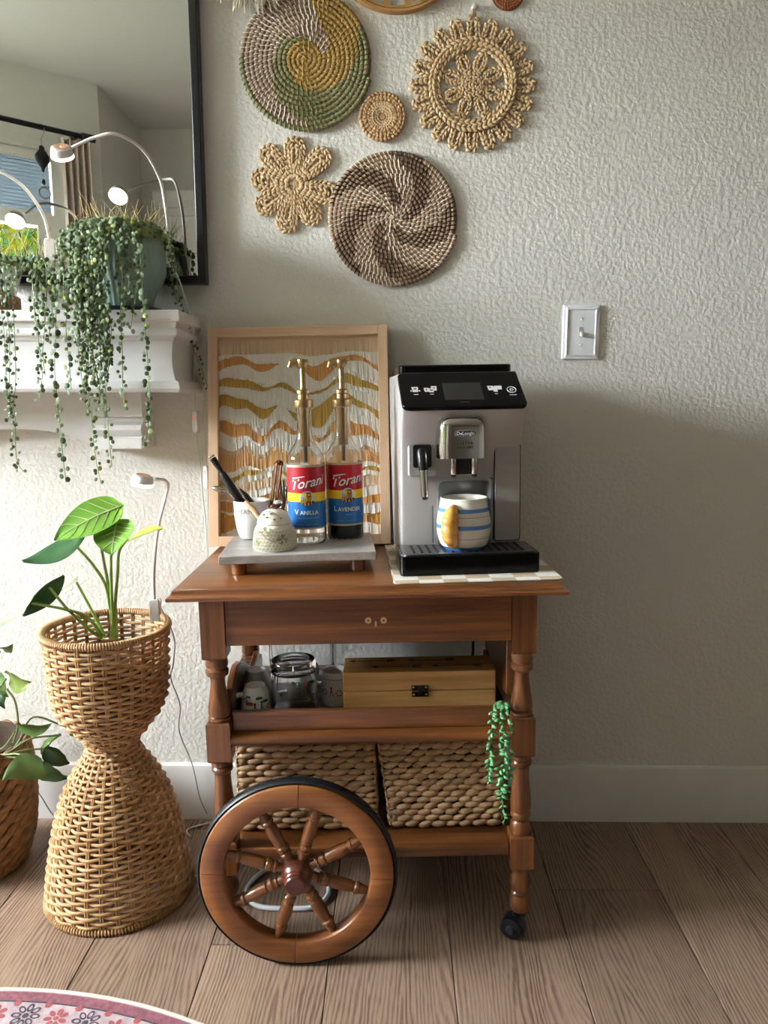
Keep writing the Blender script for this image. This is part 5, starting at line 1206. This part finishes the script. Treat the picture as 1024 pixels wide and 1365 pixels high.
def veins(at, n_=5):
    mb = MB(); mb.tube([at(.03 + .94 * i / 8, 0) for i in range(9)], [.0016] * 5 + [.0012, .001, .0008, .0004], 5, caps=False)
    for i in range(n_):
        s_ = .06 + .72 * i / n_
        for sg in (-1, 1):
            e = min(.97, s_ + .20); mb.tube([at(s_ + (e - s_) * q, sg * (.02 + .93 * q)) for q in (0, .33, .66, 1)], [.001, .0009, .0007, .0004], 4, caps=False)
    return mb
def aleaf(name_mat, base, tip, side, w, shape, cup, droop, stalk, nv=5, th=.0009):
    mb = MB(); at = leaf_mesh(mb, base, tip, side, w, shape, cup, droop, th=th); lf = mb.build('leaf', M_AL[name_mat], al, smooth=60)
    if nv: veins(at, nv).build('vein', M_VEIN, lf, smooth=60)
    if stalk: 
        MB().tube(spline(stalk, 6), [.0026 + .0012 * i / (6 * (len(stalk) - 1)) for i in range(6 * (len(stalk) - 1) + 1)], 8).build('stalk', M_STALK, al, smooth=60)
root = alp(152, 843, -.005)
aleaf(0, alp(163, 670, -.05), alp(70, 718, -.10), alp(140, 706, -.09) - alp(108, 655, -.02), .047, heart2, .10, .25, [alp(129, 699, -.05), alp(137, 740, -.03), alp(146, 790, -.012), root])
aleaf(1, alp(117, 714, -.03), alp(33, 752, -.07), V((.25, .75, .55)), .034, lance, .15, .35, [alp(99, 725, -.045), alp(124, 753, -.03), alp(142, 785, -.015), root], 5)
aleaf(0, alp(156, 692, -.06), alp(148, 740, -.12), alp(182, 697, -.085) - alp(120, 713, -.085), .044, heart2, .12, .2, [alp(148, 735, -.10), alp(148, 760, -.05), alp(149, 800, -.02), root])
aleaf(2, alp(170, 718, -.01), alp(215, 702, -.02), V((.1, .9, .2)), .03, lance, .1, .3, [alp(170, 718, -.01), alp(159, 735, -.01), alp(157, 760, -.01), alp(154, 800, -.006), root], 0)
aleaf(1, alp(86, 768, -.02), alp(31, 822, -.06), V((.55, .75, -.2)), .024, lance, .2, .2, [alp(66, 783, -.04), alp(90, 812, -.03), alp(120, 840, -.02), alp(136, 850, -.01)], 0)
aleaf(3, alp(48, 793, -.06), alp(-4, 838, -.1), V((.4, .6, .6)), .014, lance, .1, .2, [alp(42, 804, -.06), alp(85, 812, -.04), alp(115, 822, -.02), alp(138, 848, -.01)], 0)
aleaf(3, alp(104, 770, .02), alp(76, 790, 0), V((.2, .9, .3)), .012, lance, .1, .2, [alp(102, 776, .01), alp(118, 806, .005), alp(134, 836, 0), alp(140, 850, 0)], 0)
MB().tube([alp(152, 850, -.005), alp(153, 815, -.006)], [.009, .005], 10).build('stalk_base', M_STALK, al)

# ---- climbing plant in the low basket at the edge of the view
LBC = V((wy(40, 1050, -.20).x - .128, -.20, 0))
lb = thing('woven_floor_basket', 'dark braided floor basket holding a leafy plant', 'basket', LBC)
M_LB = mat('brown_braid', '9a744c', .75, var='6d4d31', vs=40, bump=.35, bs=240, bd=.0012, rand=True)
hB = .30
lbp = [(0, .095), (.03, .108), (.08, .122), (.15, .128), (.22, .1275), (.27, .122), (hB, .116)]
MB().lathe([(r - .006, z + .001) for z, r in lbp] + [(.095, hB - .002), (.095, hB - .05), (.001, hB - .05)], 32).build('basket_lining', M_HYD, lb, smooth=40)
lmesh = MB(); R = []
for i in range(8):
    t = -1 + 2 * i / 7; w_ = max(.03, (1 - abs(t) ** 2.4)) ** .8
    R.append([V((.024 * t, -.007 * w_ * cos(a), .0098 * w_ * sin(a) + .006 * t)) for a in [2 * pi * j / 7 for j in range(7)]])
lmesh.loft(R); lmesh = lmesh.mesh('woven_strand', M_LB, 80); rest = MB(); random.seed(4)
for r in range(18):
    z = .010 + r * .0165; R_ = piece(z, lbp) - .002; n_ = 22
    for k in range(n_):
        a = 2 * pi * (k + .5 * (r % 2)) / n_; M = T3(R_ * cos(a), R_ * sin(a), z + random.uniform(-.001, .001)) @ Matrix.Rotation(a + pi / 2, 4, 'Z') @ RY(random.uniform(-12, 2)) @ Matrix.Diagonal((R_ / .122, 1, random.uniform(.9, 1.15), 1))
        if -100 < math.degrees(atan2(sin(a), cos(a))) < 25:
            o = bpy.data.objects.new('woven_strand', lmesh); COL.objects.link(o); o.parent = lb; o.matrix_local = M
        else: rest.add([M @ q.co for q in lmesh.vertices], [tuple(q.vertices) for q in lmesh.polygons])
rest.build('woven_back', M_LB, lb, smooth=80, kind='stuff')
sy = thing('arrowhead_plant', 'trailing green arrowhead plant in the dark floor basket', 'plant', LBC + V((0, 0, hB - .05)))
o0s = sy.location.copy(); SYG = [mat('arrow_leaf', '5f7d3c', .4, var='4a6a34', vs=18, translucent=.15), mat('arrow_leaf_dark', '3d5a35', .4, var='2f4a2e', vs=18, translucent=.1), mat('arrow_leaf_light', '8a9c4c', .4, var='738a44', vs=18, translucent=.2)]
M_SST = mat('arrow_stalk', '6f7d4a', .5)
MB().lathe([(.001, .004), (.092, .0), (.092, -.01), (.001, -.01)], 24).build('soil', MATS['potting_soil'], sy)
def syp(px, py_, Y): return wy(px, py_, Y) - o0s
arrow = lambda s_: max(.004, (sin(pi * min(1, s_ * .9 + .1)) ** .75) * (1.25 - .55 * s_))
rt = [syp(-8, 1003, -.22), syp(2, 1010, -.24), syp(-14, 1000, -.18)]
for mi, b, t, sd, w_, stl in (
    (2, (8, 905, -.24), (38, 912, -.27), (0, -.3, 1), .022, [(8, 905, -.24), (-6, 930, -.23)]),
    (0, (0, 868, -.22), (16, 862, -.25), (0, -.7, .6), .012, [(0, 868, -.22), (-10, 900, -.22)]),
    (0, (20, 972, -.28), (66, 970, -.30), (.0, -.5, .8), .018, [(20, 976, -.28), (6, 995, -.26)]),
    (0, (78, 978, -.20), (54, 1005, -.24), (.7, -.3, .5), .022, [(80, 980, -.2), (40, 985, -.24), (10, 1003, -.25)]),
    (1, (60, 1000, -.22), (92, 1020, -.2), (-.3, -.3, .9), .019, [(62, 998, -.22), (32, 1000, -.24), (6, 1008, -.25)]),
    (0, (60, 1020, -.31), (4, 1036, -.33), (0, -.35, 1), .032, [(52, 1022, -.3), (28, 1006, -.28), (4, 1006, -.26)]),
    (1, (46, 1018, -.27), (90, 1040, -.25), (-.2, -.4, .9), .024, [(48, 1018, -.27), (24, 1010, -.27), (2, 1010, -.25)]),
    (1, (86, 968, -.16), (104, 984, -.18), (0, -.5, .8), .011, [(86, 968, -.16), (44, 956, -.18), (24, 990, -.22)]),
    (0, (-4, 898, -.20), (8, 930, -.22), (1, -.3, .2), .014, [(-4, 898, -.2), (-12, 940, -.21)]),
    (1, (0, 915, -.20), (4, 945, -.22), (1, -.3, 0), .012, [(0, 915, -.2), (-8, 960, -.21)])):
    mb = MB(); leaf_mesh(mb, syp(*b), syp(*t), sd, w_ * 1.25, arrow, .25, .5, ripple=.001); mb.build('leaf', SYG[mi], sy, smooth=60)
    MB().tube(spline([syp(*p) for p in stl] + [rt[mi % 3]], 6), .0022, 7).build('stalk', M_SST, sy, smooth=60)
MB().tube(spline([syp(9, 918, -.25), syp(20, 935, -.25), syp(24, 965, -.25), syp(18, 990, -.24)], 6), .0022, 7).build('stalk', M_SST, sy)
# ================================================================== pots and trailing vines on the mantel
MZ = 1.262
PC = V((wy(163, 360, -.105).x, -.108, MZ))
sg = thing('trailing_vine_pot', 'sage green ribbed pot overflowing with trailing vines on the mantel', 'plant', PC)
M_SAGE = mat('sage_glaze', '8fa79c', .35, coat=.3, var='7c968b', vs=12)
zr = wy(163, 312, PC.y).z - MZ
pp = [(.001, .012), (.060, .012), (.064, .018), (.068, .035), (.074, .052), (.086, .066), (.094, .085), (.096, .11), (.093, zr - .004), (.091, zr), (.086, zr), (.086, zr - .02), (.001, zr - .02)]
mb = MB(); R = []
for r, z in pp:
    R.append([V(((r * (1 + (.012 * cos(40 * a) if r > .05 and z < zr - .003 else 0))) * cos(a), r * (1 + (.012 * cos(40 * a) if r > .05 and z < zr - .003 else 0)) * sin(a) * .82, z)) for a in [2 * pi * j / 160 for j in range(160)]])
mb.loft(R); mb.build('pot', M_SAGE, sg, smooth=60)
MB().lathe([(.001, .0005), (.074, .0005), (.082, .004), (.083, .0115), (.078, .0115), (.074, .006), (.001, .006)], 36, sy=.84).build('saucer', mat('navy_saucer', '1a1d27', .3), sg)
LEAFM = [mat('vine_leaf', '43573a', .6, var='5d7347', vs=30, translucent=.12), mat('vine_leaf_lamplit', '98a355', .5, var='788a49', vs=30, translucent=.2), mat('vine_stem', '8b9a5f', .6)]  # yellow-green entry has the lamp light on the top leaves painted in
def vleaf(mb, p, d, s_, mi):
    """small round coin leaf: shallow dome"""
    d = d.normalized(); q = d.to_track_quat('Z', 'Y').to_matrix().to_4x4(); M = Matrix.Translation(p) @ q
    ring = [V((s_ * .92 * cos(a), s_ * 1.08 * sin(a), 0)) for a in [2 * pi * j / 8 for j in range(8)]]
    vs = [M @ v for v in ring] + [M @ V((0, 0, s_ * .38)), M @ V((0, 0, -s_ * .2))]
    mb.add(vs, [(j, (j + 1) % 8, 8) for j in range(8)] + [((j + 1) % 8, j, 9) for j in range(8)], mi)
def vine(parent, o0, pts, size, gap, seed, mi=0, tail=.7, spread=.008):
    rnd = random.Random(seed); P = spline(pts, 8); mb = MB(); mb.tube(P, .0009, 4, mi=2, caps=False)
    d = 0.0
    for i in range(1, len(P)):
        d += (P[i] - P[i - 1]).length
        while d > gap:
            d -= gap; f = i / len(P); s_ = size * rnd.uniform(.75, 1.2) * (1 - (1 - tail) * f)
            a = rnd.uniform(0, 2 * pi); out = V((cos(a), -abs(sin(a)) * .9, rnd.uniform(-.5, .4))); 
            nrm_ = V((rnd.uniform(-.6, .6), -1, rnd.uniform(-.3, .7)))
            vleaf(mb, P[i] + out * spread * rnd.uniform(.5, 1.2), nrm_, s_, mi if rnd.random() < .93 else 1 - mi)
    return mb.build('vine', LEAFM, parent, smooth=80)
def hang(parent, base, tops, path, size, gap, seed, mi=0, tail=.7):
    """starts in the pot, runs over the rim and the shelf edge, then follows the photographed fall"""
    o = parent.location; vine(parent, o, [V(p) - o for p in tops] + [wy(*p) - o for p in path], size, gap, seed, mi, tail)
rim = lambda a, k=1.0, dz=.0: PC + V((.092 * k * cos(rad(a)), .092 * .82 * k * sin(rad(a)), zr + dz))
FY = -.226
falls = [(232, [(102, 318, -.20), (88, 340, -.225), (76, 400, FY), (74, 450, FY), (73, 497, FY), (78, 547, FY), (83, 600, FY), (88, 643, FY)], .0072, .0105),
         (238, [(110, 320, -.2), (98, 345, -.225), (90, 410, FY), (88, 440, FY), (92, 480, FY), (95, 520, FY)], .0062, .0075),
         (245, [(124, 330, -.2), (118, 360, FY), (116, 420, FY), (114, 470, FY), (118, 520, FY), (122, 545, FY), (124, 580, FY), (128, 612, FY), (131, 628, FY), (135, 645, FY)], .0055, .008),
         (250, [(130, 325, -.2), (128, 360, FY), (134, 420, FY), (138, 480, FY), (142, 540, FY), (145, 580, FY), (149, 622, FY)], .0055, .008),
         (275, [(160, 330, -.2), (163, 372, FY), (161, 420, FY), (163, 470, FY), (164, 520, FY), (167, 547, FY)], .0058, .0085),
         (300, [(186, 335, -.2), (189, 372, FY), (192, 420, FY), (196, 470, FY), (199, 515, FY), (200, 560, FY), (197, 585, FY), (192, 598, FY)], .0062, .0078),
         (280, [(170, 335, -.2), (172, 372, FY), (168, 400, FY), (158, 432, FY)], .0055, .009),
         (290, [(180, 340, -.2), (183, 370, FY), (180, 400, FY), (174, 440, FY)], .0055, .010)]
random.seed(12)
for k in range(24):     # the dense curtain
    x0 = random.uniform(104, 142); e = random.uniform(440, 566) - abs(x0 - 128) * 1.6
    falls.append((236 + (x0 - 104) * .7, [(x0 - 2, 322, -.2), (x0 - 2, 350, FY + random.uniform(-.012, .004)), (x0 + random.uniform(-4, 4), 400, FY + random.uniform(-.014, 0)), (x0 + random.uniform(-5, 9), (400 + e) / 2, FY + random.uniform(-.014, 0)), (x0 + random.uniform(-4, 12), e, FY)], random.uniform(.004, .0056), .0058))
for k in range(21):     # short ones over the pot side
    x0 = random.uniform(80, 132) if k < 19 else random.uniform(140, 232); e = random.uniform(345, 420) if k < 19 else random.uniform(330, 372); yy = -.185 if 95 < x0 < 210 else -.15
    falls.append((225 + (x0 - 80) * .62, [(x0, 312, yy - .005), (x0 - 1, 326, yy - .018), (x0 - 2 + random.uniform(-4, 4), (326 + e) / 2, yy - .024), (x0 + random.uniform(-6, 6), e, yy - .024)], random.uniform(.004, .0056), .0056))
for i, (a, path, size, gap) in enumerate(falls):
    hang(sg, None, [rim(a, .55, .004), rim(a, .95, .012)], path, size, gap, 100 + i, 0, .75)
hang(sg, None, [rim(-20, .6, .004), rim(-8, 1.02, .006)], [(232, 340, -.1), (236, 375, -.085), (244, 408, -.085), (250, 440, -.08), (257, 462, -.06), (262, 475, -.05), (270, 495, -.045), (276, 512, -.04), (279, 524, -.04)], .0055, .0115, 77, 0, .45)
hang(sg, None, [rim(5, .6, .0), rim(5, 1.02, .0)], [(229, 372, -.08), (232, 390, -.08), (238, 405, -.08)], .0055, .009, 78)
fo = MB(); rnd = random.Random(3)
for k in range(1500):    # the mound on top
    a = rnd.uniform(0, 2 * pi); r = sqrt(rnd.random()) * 1.08; h = .022 * (1 - r ** 2.2) + rnd.uniform(-.004, .010) - (.012 if r > .95 else 0)
    p = V((.096 * r * cos(a), .096 * .82 * r * sin(a), zr + h)); up = V((cos(a) * r * .8 + rnd.uniform(-.5, .5), sin(a) * r * .8 - .35 + rnd.uniform(-.4, .4), .7 + rnd.uniform(-.4, .3)))
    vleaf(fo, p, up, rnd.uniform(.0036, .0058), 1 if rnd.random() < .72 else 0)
for k in range(420):     # over the front and side of the pot
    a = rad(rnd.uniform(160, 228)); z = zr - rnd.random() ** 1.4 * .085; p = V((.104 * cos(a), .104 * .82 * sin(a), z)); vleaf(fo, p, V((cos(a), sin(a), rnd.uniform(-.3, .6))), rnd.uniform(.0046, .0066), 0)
fo.build('foliage', LEAFM, sg, smooth=80, kind='stuff')
whs = MB()
for k in range(58):      # bare young shoots standing up
    a = rnd.uniform(0, 2 * pi); r = sqrt(rnd.random()) * .95; p = V((.092 * r * cos(a), .075 * r * sin(a), zr + .012)); L = rnd.uniform(.03, .075); d = V((cos(a) * .4 + rnd.uniform(-.4, .4), rnd.uniform(-.4, .3), 1)).normalized()
    whs.tube([p, p + d * L * .5 + V((rnd.uniform(-.006, .006), 0, 0)), p + d * L + V((rnd.uniform(-.014, .014), 0, -.004))], [.0006, .0006, .0004], 4, caps=False)
whs.build('young_shoots', mat('young_shoot', 'b3a468', .6), sg, smooth=80, kind='stuff')
MB().lathe([(.0005, .0045), (.006, .0045), (.0075, .001), (.0075, 0)], 6, M=T3(wy(119, 409, -.205).x - PC.x, -.198 - PC.y, .0065) @ RX(78)).build('copper_tag', mat('copper', 'c4826a', .3, .8), sg)

# second pot, partly outside the picture
P2 = V((wy(5, 370, -.1).x - .045, -.105, MZ))
s2p = thing('trailing_vine_pot', 'white pot on a wooden stand with trailing vines beside the sage pot', 'plant', P2)
MB().lathe([(.001, .042), (.060, .042), (.066, .048), (.078, .085), (.082, .104), (.078, .104), (.074, .09), (.001, .088)], 36).build('pot', M_CER, s2p, smooth=40)
MB().lathe([(.001, 0), (.072, 0), (.074, .004), (.074, .038), (.07, .041), (.001, .041)], 30).build('stand', wood('stand_wood', '8a5c42', '9d6d52', 'ac7d62', 'x', 1, rough=.6, coat=0), s2p)
MB().lathe([(.001, .096), (.075, .094), (.075, .09)], 24).build('soil', MATS['potting_soil'], s2p)
F2 = -.224
for i, (a, path, size, gap) in enumerate([(300, [(6, 345, -.2), (6, 380, F2), (12, 440, F2), (13, 480, F2), (13, 526, F2), (20, 556, F2), (21, 600, F2), (24, 618, F2), (32, 629, F2)], .0052, .0068), (310, [(12, 345, -.2), (16, 372, F2), (19, 440, F2), (21, 500, F2), (18, 545, F2)], .005, .0075), (290, [(2, 345, -.2), (-2, 380, F2), (6, 450, F2), (9, 520, F2), (12, 560, F2)], .005, .0075), (340, [(50, 348, -.18), (48, 380, F2), (51, 420, F2), (51, 453, F2), (56, 497, F2), (53, 532, F2)], .0055, .0075), (345, [(56, 345, -.18), (62, 380, F2), (60, 430, F2), (57, 470, F2), (60, 500, F2)], .0055, .0075), (350, [(44, 350, -.17), (43, 372, F2), (46, 410, F2), (48, 445, F2)], .0052, .0075), (335, [(60, 350, -.18), (68, 380, F2), (69, 420, F2), (64, 455, F2)], .0055, .0072), (350, [(40, 352, -.17), (52, 372, F2), (57, 402, F2), (60, 432, F2)], .0052, .0072), (330, [(36, 352, -.17), (24, 362, F2), (14, 385, F2), (10, 410, F2)], .0052, .0075)]):
    st0 = P2 + V((.06 * cos(rad(a)), .06 * sin(rad(a)), .1)); hang(s2p, None, [st0, P2 + V((.082 * cos(rad(a)), .082 * sin(rad(a)), .112))], path, size, gap, 300 + i)
fo = MB()
for k in range(420):
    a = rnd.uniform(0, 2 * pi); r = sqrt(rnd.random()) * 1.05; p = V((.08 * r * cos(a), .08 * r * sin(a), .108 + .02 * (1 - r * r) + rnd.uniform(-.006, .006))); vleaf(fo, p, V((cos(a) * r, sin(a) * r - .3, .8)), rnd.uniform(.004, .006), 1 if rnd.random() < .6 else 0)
fo.build('foliage', LEAFM, s2p, smooth=80, kind='stuff')
whs = MB()
for k in range(34):
    p = V((.02 + rnd.uniform(-.03, .12), rnd.uniform(-.05, .05), .115)); L = rnd.uniform(.03, .09); d = V((rnd.uniform(-.5, .6), rnd.uniform(-.4, .3), 1)).normalized(); whs.tube([p, p + d * L * .5, p + d * L + V((rnd.uniform(-.02, .02), 0, 0))], [.0009, .0008, .0005], 4, caps=False)
whs.build('young_shoots', MATS['young_shoot'], s2p, smooth=80, kind='stuff')
# ================================================================== clip-on grow lamps, cords
M_WPL = mat('white_plastic', 'e4e1de', .4); M_STEMW = mat('white_stem', 'dcd8d4', .45)
GLOW = 50.0
M_GLOW = mat('lamp_glow', 'fff1dc', .5, emit='ffeddd', es=GLOW); M_GLOWE = mat('lamp_diffuser', 'ffe9d0', .4, emit='ffe2bd', es=5.0)
def grow_lamp(label, base, path, head, aim, clip=None, cdir=0):
    o = thing('clip_grow_lamp', label, 'lamp', base, 'clip-on grow lamps'); o0 = V(base)
    P = spline([V(p) - o0 for p in path], 8); MB().tube(P, .0034, 10).build('gooseneck', M_STEMW, o, smooth=60)
    q = V(aim).normalized().to_track_quat('-Z', 'Y').to_matrix().to_4x4(); M = Matrix.Translation(V(head) - o0) @ q
    hd_ = MB().lathe([(.001, .012), (.016, .012), (.0195, .010), (.0215, .004), (.0225, -.003)], 28, M=M, caps=False).build('lamp_head', M_WPL, o, smooth=40)
    MB().lathe([(.001, .0124), (.009, .0124), (.0095, .0128), (.0145, .0128), (.0145, .0122)], 24, M=M, caps=False).build('vent_ring', mat('lamp_peach', 'd9a98c', .5), hd_)
    MB().lathe([(.0225, -.003), (.0228, -.009), (.021, -.0105)], 28, M=M, caps=False).build('diffuser_rim', M_GLOWE, hd_, smooth=40)
    MB().lathe([(.021, -.0105), (.001, -.0112)], 28, M=M, caps=False).build('diffuser', M_GLOW, hd_, smooth=40)
    if clip is not None:
        c = V(clip) - o0; Mc = Matrix.Translation(c) @ RZ(cdir)
        MB().prism(rrect(.022, .048, .005, 4), -.005, .001, lambda u, v, t: Mc @ V((u, t, v - .012))).build('clip_jaw', M_WPL, o, smooth=40, bevel=.0015)
        MB().prism(rrect(.018, .036, .005, 4), .006, .011, lambda u, v, t: Mc @ (RX(-14) @ V((u + .003, t, v - .004)))).build('clip_jaw', M_WPL, o, smooth=40, bevel=.0015)
        MB().tube([Mc @ V((-.006, .003, -.004)), Mc @ V((.008, .003, -.004))], .005, 10).build('clip_spring', M_STEEL, o)
    return o
grow_lamp('arched grow lamp clipped to the sage green pot', (-.497, -.088, MZ + .135), [(-.497, -.088, MZ + .150), (-.496, -.089, 1.447), (-.500, -.093, 1.505), (-.508, -.098, 1.552), (-.530, -.135, 1.598), (-.568, -.182, 1.613), (-.612, -.184, 1.606), (-.660, -.182, 1.588)], (-.682, -.182, 1.578), (-.12, .8, -1), (-.497, -.088, MZ + .140), 20)
b2 = wy(66, 318, -.10)
grow_lamp('grow lamp bending left from the white mantel pot', b2 + V((0, 0, -.02)), [b2 + V((.002, 0, -.015)), wy(60, 293, -.11), wy(48, 270, -.13), wy(28, 246, -.15), wy(0, 229, -.165), wy(-35, 222, -.17), wy(-62, 236, -.175)], wy(-80, 245, -.178), (-.05, .7, -1), b2 + V((0, 0, -.012)), 10)
c3 = wy(206, 806, PLC.y + .03); lh = wy(190, 641, PLC.y - .0)
grow_lamp('grow lamp clipped to the rim of the wicker planter', c3 + V((0, 0, -.02)), [c3 + V((0, 0, .006)), wy(205, 770, PLC.y + .03), wy(207, 735, PLC.y + .03), wy(212, 697, PLC.y + .03), wy(220, 665, PLC.y + .03), wy(224, 647, PLC.y + .028), wy(219, 640, PLC.y + .022), wy(207, 638.5, PLC.y + .012)], lh, (-.22, .05, -1), c3, 0)
def cord(name, label, pts, r, m_, n=8, cat='cord', smoothn=6): return tag(MB().tube(spline(pts, smoothn), r, n).build(name, m_, smooth=60), label, cat)
M_CW = mat('white_cord', 'd9d6d0', .5)
sw1 = wy(261.5, 562, -.03); sw2 = wy(276, 636, -.03)
cord('lamp_cord', 'white lamp cord dropping past the mantel end to the upper inline switch', [(-.495, -.082, MZ + .1), wy(236, 366, -.10), wy(244, 388, -.10), wy(253, 420, -.085), wy(258, 450, -.06), wy(261, 480, -.04), wy(258, 505, -.03), wy(261, 545, -.03), wy(262, 580, -.03), wy(266, 610, -.028), wy(270, 660, -.026), wy(274, 695, -.024), wy(275.5, 740, -.02), wy(276, 800, -.018)], .0016, M_CW)
cord('lamp_cord', 'white lamp cord hanging along the picture frame to the lower inline switch', [wy(252, 416, -.06), wy(262, 416, -.045), wy(268, 430, -.03), wy(271, 470, -.025), wy(272, 540, -.022), wy(275, 618, -.028), wy(277, 655, -.028), wy(276.5, 700, -.03), wy(277, 760, -.026), wy(278, 810, -.02)], .0014, M_CW)
cord('lamp_cord', 'thin grey cord running down the wall behind the wicker planter', [c3 + V((.006, .02, -.01)), wy(232, 850, -.26), wy(231, 885, -.22), wy(228, 905, -.18), wy(240, 940, -.1), wy(239, 975, -.06), wy(256, 1018, -.03), wy(266, 1062, -.022), wy(276, 1085, -.02)], .0013, mat('grey_cord', '8d8a86', .5))
cord('floor_cord', 'white cord lying on the floor between planter and wheel', [(-.50, -.10, .003), wz(250, 1106, .003), wz(275, 1098, .003), wz(300, 1096, .003), wz(330, 1100, .003)], .0022, M_CW)
cord('floor_cord', 'white cord loop beside the large wheel', [wz(250, 1165, .003), wz(262, 1168, .003), wz(272, 1178, .003), wz(282, 1172, .003), wz(330, 1150, .003), wz(352, 1162, .003), wz(345, 1150, .003)], .0024, M_CW)
cord('hose_loop', 'thick white hose coiled on the floor under the cart', [wz(372, 1148, .006), wz(340, 1170, .006), wz(328, 1192, .006), wz(345, 1208, .006), wz(390, 1211, .006), wz(420, 1208, .006), wz(438, 1190, .006), wz(430, 1165, .006), wz(405, 1150, .006), wz(380, 1147, .008)], .0052, mat('white_hose', 'd5dbe2', .4), 10)
cord('power_cord', 'black power cord hanging behind the wooden box', [wy(632, 700, -.02), wy(631, 850, -.018), wy(630, 875, -.018), wy(628, 905, -.02), wy(626, 960, -.02)], .0032, M_BLK)
cord('extension_cable', 'grey cable slanting behind the arrowhead plant', [wy(38, 1038, -.05), wy(55, 1062, -.03), wy(70, 1085, -.018), wy(85, 1092, -.02)], .0014, MATS['grey_cord'])
M_LED = mat('red_led', 'd8a09a', .4, emit='ff6a5a', es=.22)
for p, (ww, hh), lbl, red in ((sw1, (.017, .052), 'white inline cord switch hanging below the mantel end', .2), (sw2, (.015, .054), 'white inline cord switch with red light beside the picture frame', .18)):
    o = thing('inline_switch', lbl, 'switch', p, 'inline lamp switches')
    MB().prism(rrect(ww, hh, .006, 5), -.006, .006, lambda u, v, t: RZ(-35) @ V((u, t, v))).build('switch_body', M_WPL, o, smooth=40, bevel=.002)
    MB().prism(rrect(ww * .4, hh * .28, .0028, 4), -.0068, -.005, lambda u, v, t: RZ(-35) @ V((u, t, v + hh * red))).build('led_window', M_LED, o, smooth=0)

# ================================================================== rug
RC = V((-.70, -.588 - .95, 0)); RR = .95
rg = thing('round_rug', 'round rug with pink and red flowered border on the floor', 'rug', RC)
m_rug = mat('rug_ground', 'bfabad', .95, var='a49399', vs=60, bump=.5, bs=500, bd=.002); m_rr = mat('rug_red', '95606a', .95, var='75474f', vs=110, bump=.5, bs=500, bd=.002); m_re = mat('rug_edge', 'd8c9ba', .9, bump=.5, bs=400)
m_rk = mat('rug_black', '3d3840', .95, var='57505a', vs=200); m_rc = mat('rug_coral', 'a85a58', .95, var='8f4a4e', vs=200)
def ring(name, r0, r1, z0, z1, m_):
    if r0 <= 0: return MB().lathe([(.001, z1), (r1, z1), (r1, z0)], 160).build(name, m_, rg, smooth=30)
    return MB().lathe([(r0, z0), (r0, z1), (r1, z1), (r1, z0)], 160, caps=False).build(name, m_, rg, smooth=30)
MB().tube([(RR * cos(2 * pi * j / 160), RR * sin(2 * pi * j / 160), .0045) for j in range(160)], .0042, 6, closed=True).build('bound_edge', m_re, rg)
ring('rug_field', 0, RR - .002, .0005, .0060, m_rug); ring('red_stripe', RR - .026, RR - .006, .0060, .0064, m_rr); ring('dark_line', RR - .029, RR - .026, .0060, .0064, m_rk); ring('dark_line', RR - .108, RR - .104, .0060, .0064, m_rk); ring('red_stripe', RR - .128, RR - .110, .0060, .0064, m_rr)
fk_, fr2 = MB(), MB(); nf = 100
for k in range(nf):
    a = 2 * pi * k / nf; r = RR - .058; c = V((r * cos(a), r * sin(a), .0066)); rnd2 = random.Random(k)
    mbx = fk_ if k % 2 == 0 else fr2; big = .026 if k % 2 == 0 else .021
    for j in range(8 if k % 2 == 0 else 7):
        t = 2 * pi * j / (8 if k % 2 == 0 else 7) + a; cc2 = c + V((cos(t), sin(t), 0)) * big * .66; n_ = 10; pl2 = []
        for i in range(n_): 
            u = 2 * pi * i / n_; e = V((cos(t), sin(t), 0)) * cos(u) * big * .36 + V((-sin(t), cos(t), 0)) * sin(u) * big * .22; pl2.append(cc2 + e)
        if k % 2 == 0:
            inn2 = [cc2 + (p - cc2) * .55 for p in pl2]; mbx.add(pl2 + inn2, [(i, (i + 1) % n_, n_ + (i + 1) % n_, n_ + i) for i in range(n_)])
        else: mbx.add(pl2, [tuple(range(n_))])
    mbx.add([c + V((cos(u), sin(u), 0)) * big * .22 for u in [2 * pi * i / 8 for i in range(8)]], [tuple(range(8))])
    for e_ in (-1, 1):
        aa = a + pi / nf; q = V(((r + e_ * .026) * cos(aa), (r + e_ * .026) * sin(aa), .0066)); fr2.add([q + V((cos(u) * .007, sin(u) * .007, 0)) for u in [2 * pi * i / 6 for i in range(6)]], [tuple(range(6))])
fk_.build('dark_flower_print', m_rk, rg, smooth=0, kind='stuff'); fr2.build('coral_flower_print', m_rc, rg, smooth=0, kind='stuff')
